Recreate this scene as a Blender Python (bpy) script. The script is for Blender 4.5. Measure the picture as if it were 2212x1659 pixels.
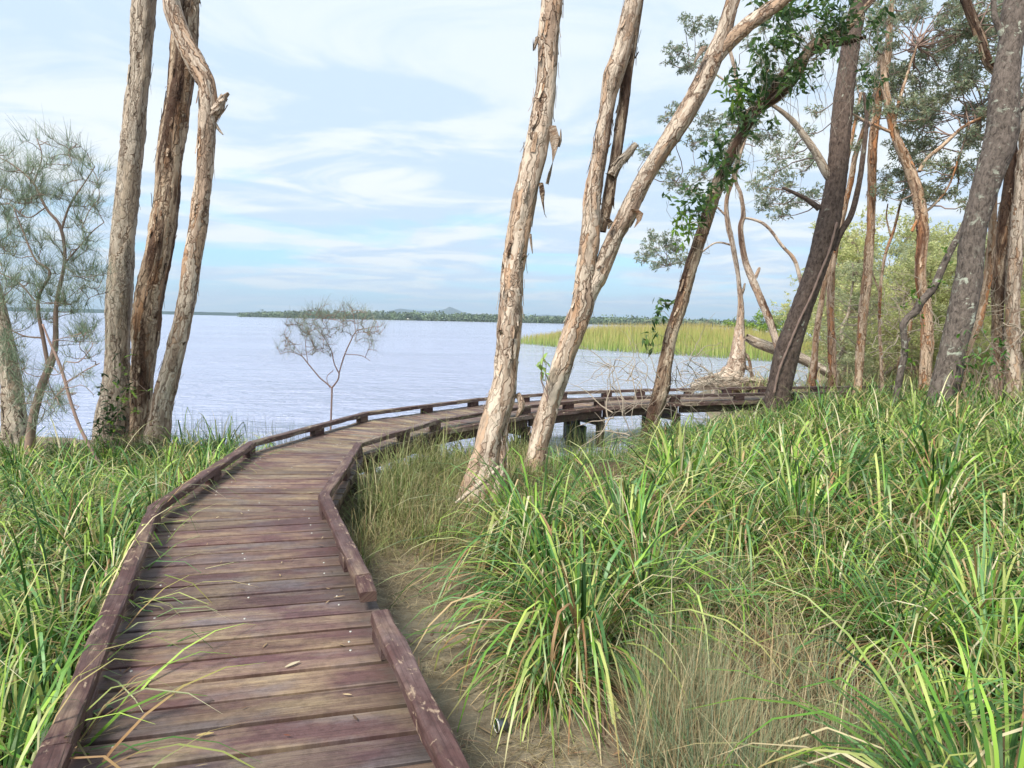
import bpy, math, random
import numpy as np
from mathutils import Vector, Matrix

# ------------------------------------------------------------------ clean
for _o in list(bpy.data.objects): bpy.data.objects.remove(_o)
SC = bpy.context.scene
COL = SC.collection
rng = np.random.default_rng(7)
random.seed(7)

# ------------------------------------------------------------------ camera
FPX = 1500.0                      # focal length in measuring pixels (picture 2212 x 1659)
CAM_H = 2.35                      # above the lake level; deck at 0.80
PITCH = math.atan(137.5 / FPX); ROLL = math.radians(1.15)
_fw = np.array([0, math.cos(PITCH), -math.sin(PITCH)])
_r0 = np.array([1.0, 0, 0]); _u0 = np.array([0, math.sin(PITCH), math.cos(PITCH)])
_R = math.cos(ROLL) * _r0 + math.sin(ROLL) * _u0
_U = -math.sin(ROLL) * _r0 + math.cos(ROLL) * _u0
CAM = np.array([0, 0, CAM_H])
cd = bpy.data.cameras.new('camera'); cam = bpy.data.objects.new('camera', cd); COL.objects.link(cam)
cd.sensor_width = 36.0; cd.lens = 36.0 * FPX / 2212.0
cd.clip_start = 0.05; cd.clip_end = 30000
m = Matrix(((_R[0], _U[0], -_fw[0], 0), (_R[1], _U[1], -_fw[1], 0), (_R[2], _U[2], -_fw[2], CAM_H), (0, 0, 0, 1)))
cam.matrix_world = m
SC.camera = cam

# ------------------------------------------------------------------ light
SUN_EL, SUN_AZ = math.radians(50), math.radians(215)   # azimuth clockwise from +Y (north)
SUN_STRENGTH, SUN_ANGLE = 2.0, math.radians(18)
SKY_STRENGTH = 0.1
EXPOSURE = 1.65
SC.view_settings.view_transform = 'Standard'
SC.view_settings.look = 'None'
SC.view_settings.exposure = EXPOSURE
SC.view_settings.gamma = 1.0
SC.view_settings.use_curve_mapping = False
sl = bpy.data.lights.new('sun', 'SUN'); sun = bpy.data.objects.new('sun', sl); COL.objects.link(sun)
sl.energy = SUN_STRENGTH; sl.angle = SUN_ANGLE; sl.color = (1.0, 0.95, 0.87)
_sd = Vector((math.sin(SUN_AZ) * math.cos(SUN_EL), math.cos(SUN_AZ) * math.cos(SUN_EL), math.sin(SUN_EL)))
sun.rotation_euler = _sd.to_track_quat('Z', 'Y').to_euler()
sun.location = (0, 0, 60)

def lin(r, g, b):
    def f(c):
        c = c / 255.0
        return c / 12.92 if c <= 0.04045 else ((c + 0.055) / 1.055) ** 2.4
    return (f(r), f(g), f(b))

class NT:
    """tiny node helper"""
    def __init__(s, tree): s.t = tree; s.t.nodes.clear()
    def n(s, typ, **kw):
        nd = s.t.nodes.new(typ)
        for k, v in kw.items():
            if hasattr(nd, k) and not k.startswith('i_'): setattr(nd, k, v)
        return nd
    def l(s, a, b): s.t.links.new(a, b)
    def val(s, sock, v):
        if hasattr(v, 'links') or hasattr(v, 'is_linked'): s.l(v, sock)
        else: sock.default_value = v
    def math(s, op, a, b=None, c=None, clamp=False):
        nd = s.n('ShaderNodeMath', operation=op); nd.use_clamp = clamp
        s.val(nd.inputs[0], a)
        if b is not None: s.val(nd.inputs[1], b)
        if c is not None: s.val(nd.inputs[2], c)
        return nd.outputs[0]
    def mix(s, f, a, b, typ='MIX'):
        nd = s.n('ShaderNodeMix', data_type='RGBA', blend_type=typ)
        s.val(nd.inputs[0], f)
        for i, v in ((6, a), (7, b)):
            if isinstance(v, tuple): nd.inputs[i].default_value = (*v[:3], 1)
            else: s.l(v, nd.inputs[i])
        return nd.outputs[2]
    def noise(s, vec, scale, detail=4, rough=0.55, dist=0.0):
        nd = s.n('ShaderNodeTexNoise'); nd.inputs['Scale'].default_value = scale
        nd.inputs['Detail'].default_value = detail; nd.inputs['Roughness'].default_value = rough
        nd.inputs['Distortion'].default_value = dist
        if vec is not None: s.l(vec, nd.inputs['Vector'])
        return nd.outputs['Fac']
    def ramp(s, f, stops, interp='LINEAR'):
        nd = s.n('ShaderNodeValToRGB'); cr = nd.color_ramp; cr.interpolation = interp
        while len(cr.elements) < len(stops): cr.elements.new(0.5)
        for e, (p, c) in zip(cr.elements, stops):
            e.position = p; e.color = (*c[:3], 1) if isinstance(c, tuple) else (c, c, c, 1)
        s.l(f, nd.inputs[0]); return nd.outputs[0]
    def scale(s, vec, sc, loc=(0, 0, 0), rot=(0, 0, 0)):
        nd = s.n('ShaderNodeMapping'); nd.inputs['Scale'].default_value = sc
        nd.inputs['Location'].default_value = loc; nd.inputs['Rotation'].default_value = rot
        s.l(vec, nd.inputs['Vector']); return nd.outputs[0]
    def bump(s, h, strength, dist=0.02, normal=None):
        nd = s.n('ShaderNodeBump'); nd.inputs['Strength'].default_value = strength
        nd.inputs['Distance'].default_value = dist; s.l(h, nd.inputs['Height'])
        if normal is not None: s.l(normal, nd.inputs['Normal'])
        return nd.outputs[0]

# ------------------------------------------------------------------ sky
W = bpy.data.worlds.new('World'); SC.world = W; W.use_nodes = True
g = NT(W.node_tree)
_out = g.n('ShaderNodeOutputWorld'); _bg = g.n('ShaderNodeBackground')
_bg.inputs['Strength'].default_value = SKY_STRENGTH; g.l(_bg.outputs[0], _out.inputs[0])
_sky = g.n('ShaderNodeTexSky'); _sky.sky_type = 'NISHITA'; _sky.sun_disc = False
_sky.sun_elevation = SUN_EL; _sky.sun_rotation = SUN_AZ; _sky.air_density = 1.0; _sky.dust_density = 1.2; _sky.ozone_density = 1.5
_tc = g.n('ShaderNodeTexCoord'); _sep = g.n('ShaderNodeSeparateXYZ'); g.l(_tc.outputs['Generated'], _sep.inputs[0])
_zp = g.math('MAXIMUM', _sep.outputs[2], 0.0)
_zc = g.math('ADD', _zp, 0.07)
_cx = g.math('DIVIDE', _sep.outputs[0], _zc); _cy = g.math('DIVIDE', _sep.outputs[1], _zc)
_cmb = g.n('ShaderNodeCombineXYZ'); g.l(_cx, _cmb.inputs[0]); g.l(_cy, _cmb.inputs[1])
_p1 = g.scale(_cmb.outputs[0], (0.75, 1.0, 1), (3.1, 1.7, 0), (0, 0, math.radians(12)))
_c1 = g.noise(_p1, 0.75, 9, 0.56, 0.5)
_c2 = g.noise(g.scale(_cmb.outputs[0], (0.85, 1.0, 1), (7.3, 4.2, 2.0), (0, 0, math.radians(10))), 1.35, 8, 0.58, 0.7)
_cov = g.ramp(_zp, [(0.0, 0.05), (0.05, 0.08), (0.13, 0.13), (0.22, 0.27), (0.5, 0.34)])
_den = g.math('ADD', _c1, _cov)
_mask = g.ramp(_den, [(0.47, 0.0), (0.54, 0.55), (0.62, 1.0)], 'EASE')
_cw0 = g.ramp(_c2, [(0.42, 0.0), (0.61, 1.0)], 'EASE')
_cw = g.math('MULTIPLY', _cw0, g.ramp(_zp, [(0.0, 1.0), (0.20, 1.0), (0.32, 0.7), (0.6, 0.55)]))
K = 0.35 / SKY_STRENGTH     # cloud radiance for exposure 1 in units of the background strength
_grey = tuple(c * K for c in lin(209, 230, 252)); _white = tuple(c * K for c in lin(244, 251, 255))
_cc = g.mix(_cw, _grey, _white)
_blue = g.mix(0.70, _sky.outputs[0], tuple(c * K for c in lin(142, 212, 252)))
_sk = g.mix(_mask, _blue, _cc)
_hz = g.ramp(_zp, [(0.0, 1.0), (0.02, 0.75), (0.09, 0.0)])
_sk = g.mix(g.math('MULTIPLY', _hz, 0.25), _sk, tuple(c * K for c in lin(190, 220, 246)))
g.l(_sk, _bg.inputs['Color'])

# ------------------------------------------------------------------ helpers
def ray(x, y): return _fw * FPX + _R * (x - 1106.0) + _U * (829.5 - y)
def P(x, y, dep):
    d = ray(x, y); return CAM + d * (dep / d[1])
def Pz(x, y, z):
    d = ray(x, y); return CAM + d * ((z - CAM_H) / d[2])

def _hash(ix, iy, iz):
    h = (ix.astype(np.int64) * 374761393 + iy.astype(np.int64) * 668265263 + iz.astype(np.int64) * 2147483647) & 0xFFFFFFFF
    h = ((h ^ (h >> 13)) * 1274126177) & 0xFFFFFFFF
    h = ((h ^ (h >> 16)) * 2246822519) & 0xFFFFFFFF
    return ((h ^ (h >> 15)) & 0xFFFF) / 65535.0
def vnoise(p):
    p = np.asarray(p, float); i = np.floor(p); f = p - i; f = f * f * (3 - 2 * f); r = 0
    for a in (0, 1):
        for b in (0, 1):
            for c in (0, 1):
                w = (f[:, 0] if a else 1 - f[:, 0]) * (f[:, 1] if b else 1 - f[:, 1]) * (f[:, 2] if c else 1 - f[:, 2])
                r = r + w * _hash(i[:, 0] + a, i[:, 1] + b, i[:, 2] + c)
    return r
def fbm(p, octv=4, lac=2.1, gain=0.5):
    p = np.asarray(p, float); s = 0; a = 1; t = 0
    for _ in range(octv):
        s = s + a * vnoise(p); t += a; a *= gain; p = p * lac + 17.3
    return s / t

def mesh_np(name, V, F, col=None, vec=None, smooth=False):
    """mesh from arrays: F is (k,4) or (k,3) or list of such arrays"""
    V = np.asarray(V, np.float32)
    Fs = F if isinstance(F, list) else [F]
    Fs = [np.asarray(f, np.int32) for f in Fs if len(f)]
    me = bpy.data.meshes.new(name)
    me.vertices.add(len(V)); me.vertices.foreach_set('co', V.ravel())
    nl = sum(f.size for f in Fs); nf = sum(len(f) for f in Fs)
    me.loops.add(nl); me.polygons.add(nf)
    me.loops.foreach_set('vertex_index', np.concatenate([f.ravel() for f in Fs]))
    tot = np.concatenate([np.full(len(f), f.shape[1], np.int32) for f in Fs])
    me.polygons.foreach_set('loop_start', np.concatenate([[0], np.cumsum(tot)[:-1]]).astype(np.int32))
    if smooth: me.polygons.foreach_set('use_smooth', np.ones(nf, bool))
    me.update(calc_edges=True)
    if col is not None:
        c = np.ones((len(V), 4), np.float32); c[:, :3] = col
        a = me.color_attributes.new('Col', 'FLOAT_COLOR', 'POINT'); a.data.foreach_set('color', c.ravel())
    if vec is not None:
        a = me.attributes.new('co3', 'FLOAT_VECTOR', 'POINT'); a.data.foreach_set('vector', np.asarray(vec, np.float32).ravel())
    return me
def ob(name, me, mat=None, parent=None, loc=None):
    o = bpy.data.objects.new(name, me); COL.objects.link(o)
    if mat is not None and not me.materials: me.materials.append(mat)
    if parent is not None: o.parent = parent
    if loc is not None: o.location = loc
    return o
def tag(o, label=None, cat=None, group=None, kind=None):
    if label: o['label'] = label
    if cat: o['category'] = cat
    if group: o['group'] = group
    if kind: o['kind'] = kind
    return o
def empty(name, label, cat, loc=(0, 0, 0), group=None):
    o = bpy.data.objects.new(name, None); COL.objects.link(o); o.location = loc; o.empty_display_size = 0.2
    return tag(o, label, cat, group)
def child(name, me, mat, root, under=None):
    """mesh given in world coordinates, parented to a root that has only a location"""
    off = np.array(root.location, np.float32)
    co = np.empty(len(me.vertices) * 3, np.float32); me.vertices.foreach_get('co', co)
    me.vertices.foreach_set('co', (co.reshape(-1, 3) - off).ravel()); me.update()
    return ob(name, me, mat, under or root)

class Acc:
    """collects arrays into one mesh"""
    def __init__(s): s.V = []; s.F4 = []; s.F3 = []; s.C = []; s.A = []; s.k = 0
    def add(s, V, F, col=None, vec=None):
        F = np.asarray(F)
        if len(V) == 0 or len(F) == 0: return
        (s.F4 if F.shape[1] == 4 else s.F3).append(F + s.k)
        s.V.append(V); s.k += len(V)
        s.C.append(np.broadcast_to(np.asarray(col if col is not None else (1, 1, 1), float), (len(V), 3)))
        s.A.append(np.broadcast_to(np.asarray(vec if vec is not None else (0, 0, 0), float), (len(V), 3)))
    def mesh(s, name, smooth=False):
        Fs = []
        if s.F4: Fs.append(np.concatenate(s.F4))
        if s.F3: Fs.append(np.concatenate(s.F3))
        return mesh_np(name, np.concatenate(s.V), Fs, np.concatenate(s.C), np.concatenate(s.A), smooth)

def norm(v): return v / (np.linalg.norm(v, axis=-1, keepdims=True) + 1e-9)

def ribbons(base, d0, L, w, grav, nseg, col, tip=None, basecol=None, prof='blade', twist=0.3, r=rng, kink=0.0):
    """flat curved blades. base(n,3) d0(n,3) L(n) w(n) grav(n)"""
    n = len(base); base = np.asarray(base, float); d0 = norm(np.asarray(d0, float))
    L = np.broadcast_to(L, n); w = np.broadcast_to(w, n); grav = np.broadcast_to(grav, n)
    up = np.array([0, 0, 1.0])
    side = np.cross(d0, up); bad = np.linalg.norm(side, axis=1) < 0.05
    a = r.uniform(0, 6.28, n); rs = np.stack([np.cos(a), np.sin(a), 0 * a], 1)
    side[bad] = rs[bad]; side = norm(norm(side) + twist * rs)
    pts = np.empty((nseg + 1, n, 3)); pts[0] = base; p = base.copy()
    kk = np.where(r.random(n) < kink, r.uniform(0.3, 0.8, n), 2.0) if kink else None
    for k in range(nseg):
        t = (k + 0.5) / nseg
        d = d0.copy(); d[:, 2] -= grav * t ** 1.4
        if kink: d[:, 2] -= np.where(t > kk, 2.2, 0.0)
        d = norm(d); p = p + d * (L / nseg)[:, None]; pts[k + 1] = p
    ts = np.linspace(0, 1, nseg + 1)
    if prof == 'blade': wp = np.minimum(1, 0.55 + 2.2 * ts) * np.clip(1 - ts ** 3.0, 0.06, 1)
    elif prof == 'leaf': wp = np.clip(np.sin(np.pi * np.clip(ts, 0.03, 0.97)) ** 0.8, 0.08, 1)
    else: wp = 1 - 0.6 * ts
    hw = 0.5 * w[None, :, None] * wp[:, None, None] * side[None]
    V = np.stack([pts - hw, pts + hw], 2)                       # (seg+1,n,2,3)
    V = V.transpose(1, 0, 2, 3).reshape(-1, 3)
    m_ = (nseg + 1) * 2
    q = np.array([[2 * k, 2 * k + 1, 2 * k + 3, 2 * k + 2] for k in range(nseg)])
    F = (np.arange(n)[:, None, None] * m_ + q[None]).reshape(-1, 4)
    col = np.broadcast_to(col, (n, 3)); tipc = col if tip is None else np.broadcast_to(tip, (n, 3))
    bc = col if basecol is None else np.broadcast_to(basecol, (n, 3))
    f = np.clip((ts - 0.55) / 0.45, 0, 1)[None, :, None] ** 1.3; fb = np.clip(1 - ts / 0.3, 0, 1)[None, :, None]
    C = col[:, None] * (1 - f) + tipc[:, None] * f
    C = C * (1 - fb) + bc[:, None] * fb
    C = np.repeat(C, 2, axis=1).reshape(-1, 3)
    return V, F, C

def catmull(pts, step):
    pts = np.asarray(pts, float); out = []
    n = len(pts)
    ext = np.vstack([2 * pts[0] - pts[1], pts, 2 * pts[-1] - pts[-2]])
    for i in range(n - 1):
        p0, p1, p2, p3 = ext[i:i + 4]
        k = max(1, int(np.ceil(np.linalg.norm((p2 - p1)[:3]) / step)))
        t = np.arange(k)[:, None] / k
        out.append(0.5 * (2 * p1 + (p2 - p0) * t + (2 * p0 - 5 * p1 + 4 * p2 - p3) * t ** 2 + (3 * p1 - p0 - 3 * p2 + p3) * t ** 3))
    out.append(pts[-1:]); return np.vstack(out)

def frames(c):
    t = norm(np.gradient(c, axis=0)); n = len(c)
    u = np.empty_like(c); ref = np.array([1.0, 0, 0]) if abs(t[0, 0]) < 0.9 else np.array([0, 1.0, 0])
    u0 = norm(np.cross(t[0], np.cross(ref, t[0])))
    for i in range(n):
        u0 = norm(u0 - t[i] * np.dot(u0, t[i])); u[i] = u0
    return t, u, np.cross(t, u)

def tube(c, rad, sides=6, disp=None, cap=True, seed=0.0):
    """c (n,3) centreline, rad (n). returns V,F,vec"""
    c = np.asarray(c, float); n = len(c); rad = np.asarray(rad, float)
    t, u, v = frames(c)
    s = np.concatenate([[0], np.cumsum(np.linalg.norm(np.diff(c, axis=0), axis=1))])
    a = np.arange(sides) * 2 * np.pi / sides
    ring = u[:, None] * np.cos(a)[None, :, None] + v[:, None] * np.sin(a)[None, :, None]
    r0 = np.mean(rad)
    co = np.stack([np.broadcast_to(r0 * np.cos(a), (n, sides)), np.broadcast_to(r0 * np.sin(a), (n, sides)),
                   np.broadcast_to(s[:, None], (n, sides))], 2).reshape(-1, 3) + seed
    R = np.broadcast_to(rad[:, None], (n, sides)).reshape(-1)
    if disp is not None: R = R + disp(co, R)
    V = (c[:, None] + ring * R.reshape(n, sides, 1)).reshape(-1, 3)
    i = np.arange(n - 1)[:, None] * sides; j = np.arange(sides)[None]; j2 = (j + 1) % sides
    F = np.stack([i + j, i + j2, i + sides + j2, i + sides + j], 2).reshape(-1, 4)
    if cap:
        V = np.vstack([V, c[-1:] + t[-1:] * rad[-1] * 0.4]); co = np.vstack([co, co[-1:]])
        k = (n - 1) * sides
        F = np.vstack([F, np.stack([k + j[0], k + j2[0], np.full(sides, len(V) - 1), np.full(sides, len(V) - 1)], 1)[:, [0, 1, 2, 2]]]) if False else F
        F3 = np.stack([k + j[0], k + j2[0], np.full(sides, len(V) - 1)], 1)
        return V, [F, F3], co
    return V, [F], co

# ------------------------------------------------------------------ materials
def newmat(name):
    m_ = bpy.data.materials.new(name); m_.use_nodes = True; t = NT(m_.node_tree)
    o = t.n('ShaderNodeOutputMaterial'); b = t.n('ShaderNodeBsdfPrincipled'); t.l(b.outputs[0], o.inputs[0])
    return m_, t, b, o
def attr(t, name):
    a = t.n('ShaderNodeAttribute'); a.attribute_name = name; return a

def mat_plain(name, col, rough=0.7, metal=0.0):
    m_, t, b, o = newmat(name); b.inputs['Base Color'].default_value = (*col, 1)
    b.inputs['Roughness'].default_value = rough; b.inputs['Metallic'].default_value = metal
    tc = t.n('ShaderNodeTexCoord'); n1 = t.noise(tc.outputs['Object'], 30, 4)
    t.l(t.mix(t.math('MULTIPLY', n1, 0.5), col, tuple(c * 0.6 for c in col)), b.inputs['Base Color'])
    return m_

def mat_leaf(name, rough=0.5, trans=0.28, var=0.5, spec=0.35):
    m_, t, b, o = newmat(name)
    c = attr(t, 'Col'); tc = t.n('ShaderNodeNewGeometry')
    n1 = t.noise(tc.outputs['Position'], 2.2, 3)
    cc = t.mix(t.math('MULTIPLY', n1, var), c.outputs['Color'], t.mix(1.0, c.outputs['Color'], (0.62, 0.66, 0.55), 'MULTIPLY'))
    t.l(cc, b.inputs['Base Color']); b.inputs['Roughness'].default_value = rough
    b.inputs['Specular IOR Level'].default_value = spec
    tr = t.n('ShaderNodeBsdfTranslucent'); t.l(cc, tr.inputs[0])
    mx = t.n('ShaderNodeMixShader'); mx.inputs[0].default_value = trans
    t.l(b.outputs[0], mx.inputs[1]); t.l(tr.outputs[0], mx.inputs[2]); t.l(mx.outputs[0], o.inputs[0])
    return m_

def mat_paperbark(name, cream, tan, dark, rust, darkness=0.45, rustamt=0.5):
    m_, t, b, o = newmat(name)
    co = attr(t, 'co3').outputs['Vector']
    wn = t.n('ShaderNodeTexNoise'); wn.inputs['Scale'].default_value = 9; wn.inputs['Detail'].default_value = 5; t.l(co, wn.inputs['Vector'])
    vm = t.n('ShaderNodeVectorMath', operation='MULTIPLY_ADD'); t.l(wn.outputs['Color'], vm.inputs[0]); vm.inputs[1].default_value = (0.12, 0.12, 0.35); t.l(co, vm.inputs[2])
    wco = vm.outputs[0]
    def plates(sc, z):
        v = t.n('ShaderNodeTexVoronoi'); v.inputs['Scale'].default_value = sc; t.l(t.scale(wco, (1, 1, z)), v.inputs['Vector'])
        e_ = t.n('ShaderNodeTexVoronoi', feature='DISTANCE_TO_EDGE'); e_.inputs['Scale'].default_value = sc; t.l(t.scale(wco, (1, 1, z)), e_.inputs['Vector'])
        sp = t.n('ShaderNodeSeparateColor'); t.l(v.outputs['Color'], sp.inputs[0]); return sp.outputs, e_.outputs['Distance']
    pa, ea = plates(12, 0.15); pb, eb = plates(28, 0.11)
    n1 = t.noise(t.scale(co, (1, 1, 0.16)), 17, 7, 0.66, 1.0)
    n3 = t.noise(t.scale(co, (1, 1, 0.05)), 75, 4, 0.6)
    pale = tuple(min(1, c * 1.15) for c in cream)
    base = t.ramp(t.math('ADD', t.math('MULTIPLY', pa[0], 0.6), t.math('MULTIPLY', pb[0], 0.4)), [(0.12, tuple(c * 0.75 for c in tan)), (0.32, tan), (0.5, cream), (0.72, pale), (0.9, tuple(a_ * 0.75 + b_ * 0.25 for a_, b_ in zip(cream, rust)))])
    c1 = t.mix(t.ramp(t.math('MULTIPLY', pa[1], t.math('ADD', n1, 0.45)), [(0.70, 0.0), (0.86, rustamt)]), base, rust)
    c1 = t.mix(t.ramp(n1, [(0.36, 0.8), (0.47, 0.0)]), c1, tuple(c * 0.55 for c in tan))
    n4 = t.noise(t.scale(co, (1, 1, 0.10), (3, 1, 9)), 4.6, 5, 0.62, 0.7)
    c2 = t.mix(t.ramp(n4, [(darkness - 0.02, 0.9), (darkness + 0.08, 0.0)]), c1, dark)
    ck = t.math('MAXIMUM', t.math('MULTIPLY', t.ramp(ea, [(0.0, 1.0), (0.07, 0.0)]), t.ramp(pa[2], [(0.25, 0.1), (0.6, 1.0)])), t.math('MULTIPLY', t.ramp(eb, [(0.0, 0.8), (0.09, 0.0)]), t.ramp(pb[2], [(0.45, 0.0), (0.7, 0.9)])))
    c3 = t.mix(ck, c2, t.mix(1.0, c2, (0.30, 0.22, 0.18), 'MULTIPLY'))
    c4 = t.mix(t.math('MULTIPLY', n3, 0.32), c3, t.mix(1.0, c3, (0.66, 0.58, 0.52), 'MULTIPLY'))
    t.l(c4, b.inputs['Base Color']); b.inputs['Roughness'].default_value = 0.85
    b.inputs['Specular IOR Level'].default_value = 0.2
    h = t.math('ADD', t.math('ADD', t.math('MULTIPLY', pa[0], 0.8), t.math('MULTIPLY', pb[0], 0.5)), t.math('ADD', t.math('MULTIPLY', n1, 0.6), t.math('SUBTRACT', t.math('MULTIPLY', n3, 0.25), t.math('MULTIPLY', ck, 0.8))))
    t.l(t.bump(h, 0.8, 0.025), b.inputs['Normal'])
    return m_

def mat_roughbark(name, dark, mid, lichen, amt=0.62):
    m_, t, b, o = newmat(name)
    co = attr(t, 'co3').outputs['Vector']
    n1 = t.noise(t.scale(co, (1, 1, 0.45)), 22, 7, 0.68, 0.6)
    n2 = t.noise(co, 7, 4, 0.65, 0.5); n3 = t.noise(t.scale(co, (1, 1, 0.7), (4, 4, 4)), 3.0, 3)
    c = t.ramp(n1, [(0.34, dark), (0.50, mid), (0.66, tuple(x * 1.5 for x in mid))])
    c = t.mix(t.math('MULTIPLY', t.ramp(n2, [(amt, 0.0), (amt + 0.05, 1.0)]), t.ramp(n3, [(0.42, 0.15), (0.6, 1.0)])), c, lichen)
    t.l(c, b.inputs['Base Color']); b.inputs['Roughness'].default_value = 0.9; b.inputs['Specular IOR Level'].default_value = 0.15
    t.l(t.bump(n1, 1.0, 0.03), b.inputs['Normal'])
    return m_

def mat_wood(name, stain, worn, grey, wear=0.52, tread=False):
    """co3 = (metres along the timber, metres across, seed)"""
    m_, t, b, o = newmat(name)
    co = attr(t, 'co3').outputs['Vector']; tint = attr(t, 'Col').outputs['Color']
    n1 = t.noise(t.scale(co, (1.7, 5.0, 9.0)), 1.0, 5, 0.6, 0.5)
    n2 = t.noise(t.scale(co, (3.0, 70, 5.0)), 1.0, 5, 0.65, 0.4)
    n3 = t.noise(t.scale(co, (2.2, 5.0, 23.0)), 1.0, 4, 0.6)
    n4 = t.noise(t.scale(co, (22, 22, 7.0)), 1.0, 4, 0.7)
    wsum = t.math('ADD', n1, t.math('MULTIPLY', t.math('SUBTRACT', n2, 0.5), 0.20))
    if tread:      # feet wear the stain off the middle of the walk; grime stays along the kerbs
        ux = t.n('ShaderNodeSeparateXYZ'); t.l(co, ux.inputs[0]); ua = t.math('ABSOLUTE', ux.outputs[0])
        wsum = t.math('ADD', wsum, t.ramp(ua, [(0.0, 0.06), (0.22, 0.05), (0.45, -0.10), (0.6, -0.2)]))
    wm = t.ramp(wsum, [(wear - 0.10, 0.0), (wear + 0.06, 0.45), (wear + 0.24, 1.0)])
    c = t.mix(wm, stain, worn)
    c = t.mix(t.ramp(n3, [(0.50, 0.0), (0.68, 0.8)]), c, grey)
    c = t.mix(t.ramp(n2, [(0.32, 0.5), (0.50, 0.0)]), c, t.mix(1.0, c, (0.42, 0.38, 0.38), 'MULTIPLY'))
    c = t.mix(t.ramp(n4, [(0.40, 0.45), (0.55, 0.0)]), c, t.mix(1.0, c, (0.5, 0.48, 0.46), 'MULTIPLY'))
    if not tread:    # flaked paint and pale scars on the kerbs
        n5 = t.noise(t.scale(co, (11, 26, 13.0)), 1.0, 4, 0.6, 0.6); c = t.mix(t.ramp(n5, [(0.60, 0.0), (0.66, 0.8)]), c, worn)
    if tread: c = t.mix(t.math('MULTIPLY', t.ramp(ua, [(0.40, 0.0), (0.64, 0.85)]), t.ramp(n3, [(0.35, 0.2), (0.6, 1.0)])), c, lin(70, 62, 56))
    n6 = t.noise(t.scale(co, (1.6, 150, 3.0)), 1.0, 3, 0.5, 0.3); c = t.mix(t.ramp(n6, [(0.36, 0.55), (0.44, 0.0)]), c, t.mix(1.0, c, (0.45, 0.38, 0.36), 'MULTIPLY'))
    c = t.mix(1.0, c, tint, 'MULTIPLY')
    t.l(c, b.inputs['Base Color']); b.inputs['Roughness'].default_value = 0.62; b.inputs['Specular IOR Level'].default_value = 0.35
    t.l(t.bump(t.math('ADD', n2, t.math('MULTIPLY', n4, 0.5)), 0.45, 0.008), b.inputs['Normal'])
    return m_

M = {}
M['paper'] = mat_paperbark('paperbark', lin(206, 190, 172), lin(176, 152, 132), lin(92, 68, 54), lin(184, 140, 102), 0.34, 0.55)
M['paper_grey'] = mat_paperbark('grey_paperbark', lin(188, 176, 160), lin(166, 152, 136), lin(112, 96, 82), lin(176, 150, 122), 0.30, 0.3)
M['paper_dark'] = mat_paperbark('stained_paperbark', lin(192, 174, 152), lin(160, 136, 114), lin(70, 48, 38), lin(172, 124, 84), 0.48, 0.5)
M['paper_rust'] = mat_paperbark('rusty_paperbark', lin(204, 180, 156), lin(180, 144, 114), lin(104, 72, 56), lin(196, 134, 88), 0.35, 0.75)
M['rough'] = mat_roughbark('rough_bark', lin(60, 50, 46), lin(100, 86, 78), lin(168, 170, 154), 0.64)
M['rough_lichen'] = mat_roughbark('lichen_bark', lin(64, 57, 53), lin(108, 98, 91), lin(178, 182, 166), 0.58)
M['twig'] = mat_plain('twig_bark', lin(146, 122, 110), 0.85)
M['twig_pale'] = mat_plain('bare_twig', lin(172, 158, 140), 0.85)
M['twig_pink'] = mat_plain('pink_twig', lin(160, 132, 120), 0.8)
M['leaf'] = mat_leaf('leaf', 0.42, 0.32)
M['canopy'] = mat_leaf('canopy_leaf', 0.45, 0.48, 0.3)
M['blade'] = mat_leaf('grass_blade', 0.42, 0.26, 0.30, 0.38)
M['needle'] = mat_leaf('needle', 0.6, 0.2, 0.3)
M['far'] = mat_leaf('far_foliage', 0.8, 0.1, 0.6)
M['plank'] = mat_wood('deck_timber', lin(94, 68, 68), lin(154, 135, 110), lin(112, 101, 103), 0.545, True)
M['kerb'] = mat_wood('kerb_timber', lin(86, 60, 57), lin(166, 144, 122), lin(118, 98, 95), 0.60)
M['under'] = mat_wood('bearer_timber', lin(84, 66, 58), lin(120, 100, 84), lin(90, 80, 74), 0.6)
M['pile'] = mat_plain('dark_pile', lin(30, 31, 36), 0.6)
M['metal'] = mat_plain('zinc_screw', lin(178, 176, 168), 0.45, 0.4)
M['tin'] = mat_plain('grey_tin', lin(112, 116, 120), 0.35, 0.8)
M['white'] = mat_plain('white_paint', lin(225, 222, 214), 0.6)
M['roof'] = mat_plain('roof_paint', lin(150, 120, 110), 0.7)

# ground
m_, t, b, o = newmat('sandy_ground')
ge = t.n('ShaderNodeNewGeometry').outputs['Position']
n1 = t.noise(ge, 0.9, 6, 0.6); n2 = t.noise(ge, 9, 6, 0.65); n3 = t.noise(t.scale(ge, (1, 3, 1)), 45, 4, 0.7)
c0 = t.ramp(n1, [(0.35, lin(112, 102, 84)), (0.5, lin(138, 128, 106)), (0.66, lin(160, 149, 126))])
cdk = t.ramp(n2, [(0.36, lin(58, 42, 32)), (0.52, lin(92, 70, 52)), (0.66, lin(130, 104, 78))])
c = t.mix(t.math('MULTIPLY', attr(t, 'Col').outputs['Fac'], 1.0), c0, cdk)
c = t.mix(t.ramp(n2, [(0.40, 0.5), (0.54, 0.0)]), c, lin(104, 86, 64))
c = t.mix(t.ramp(n3, [(0.56, 0.0), (0.66, 0.6)]), c, lin(176, 150, 118))
t.l(c, b.inputs['Base Color']); b.inputs['Roughness'].default_value = 0.95
t.l(t.bump(t.math('ADD', n2, n3), 0.7, 0.03), b.inputs['Normal']); M['ground'] = m_

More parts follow.
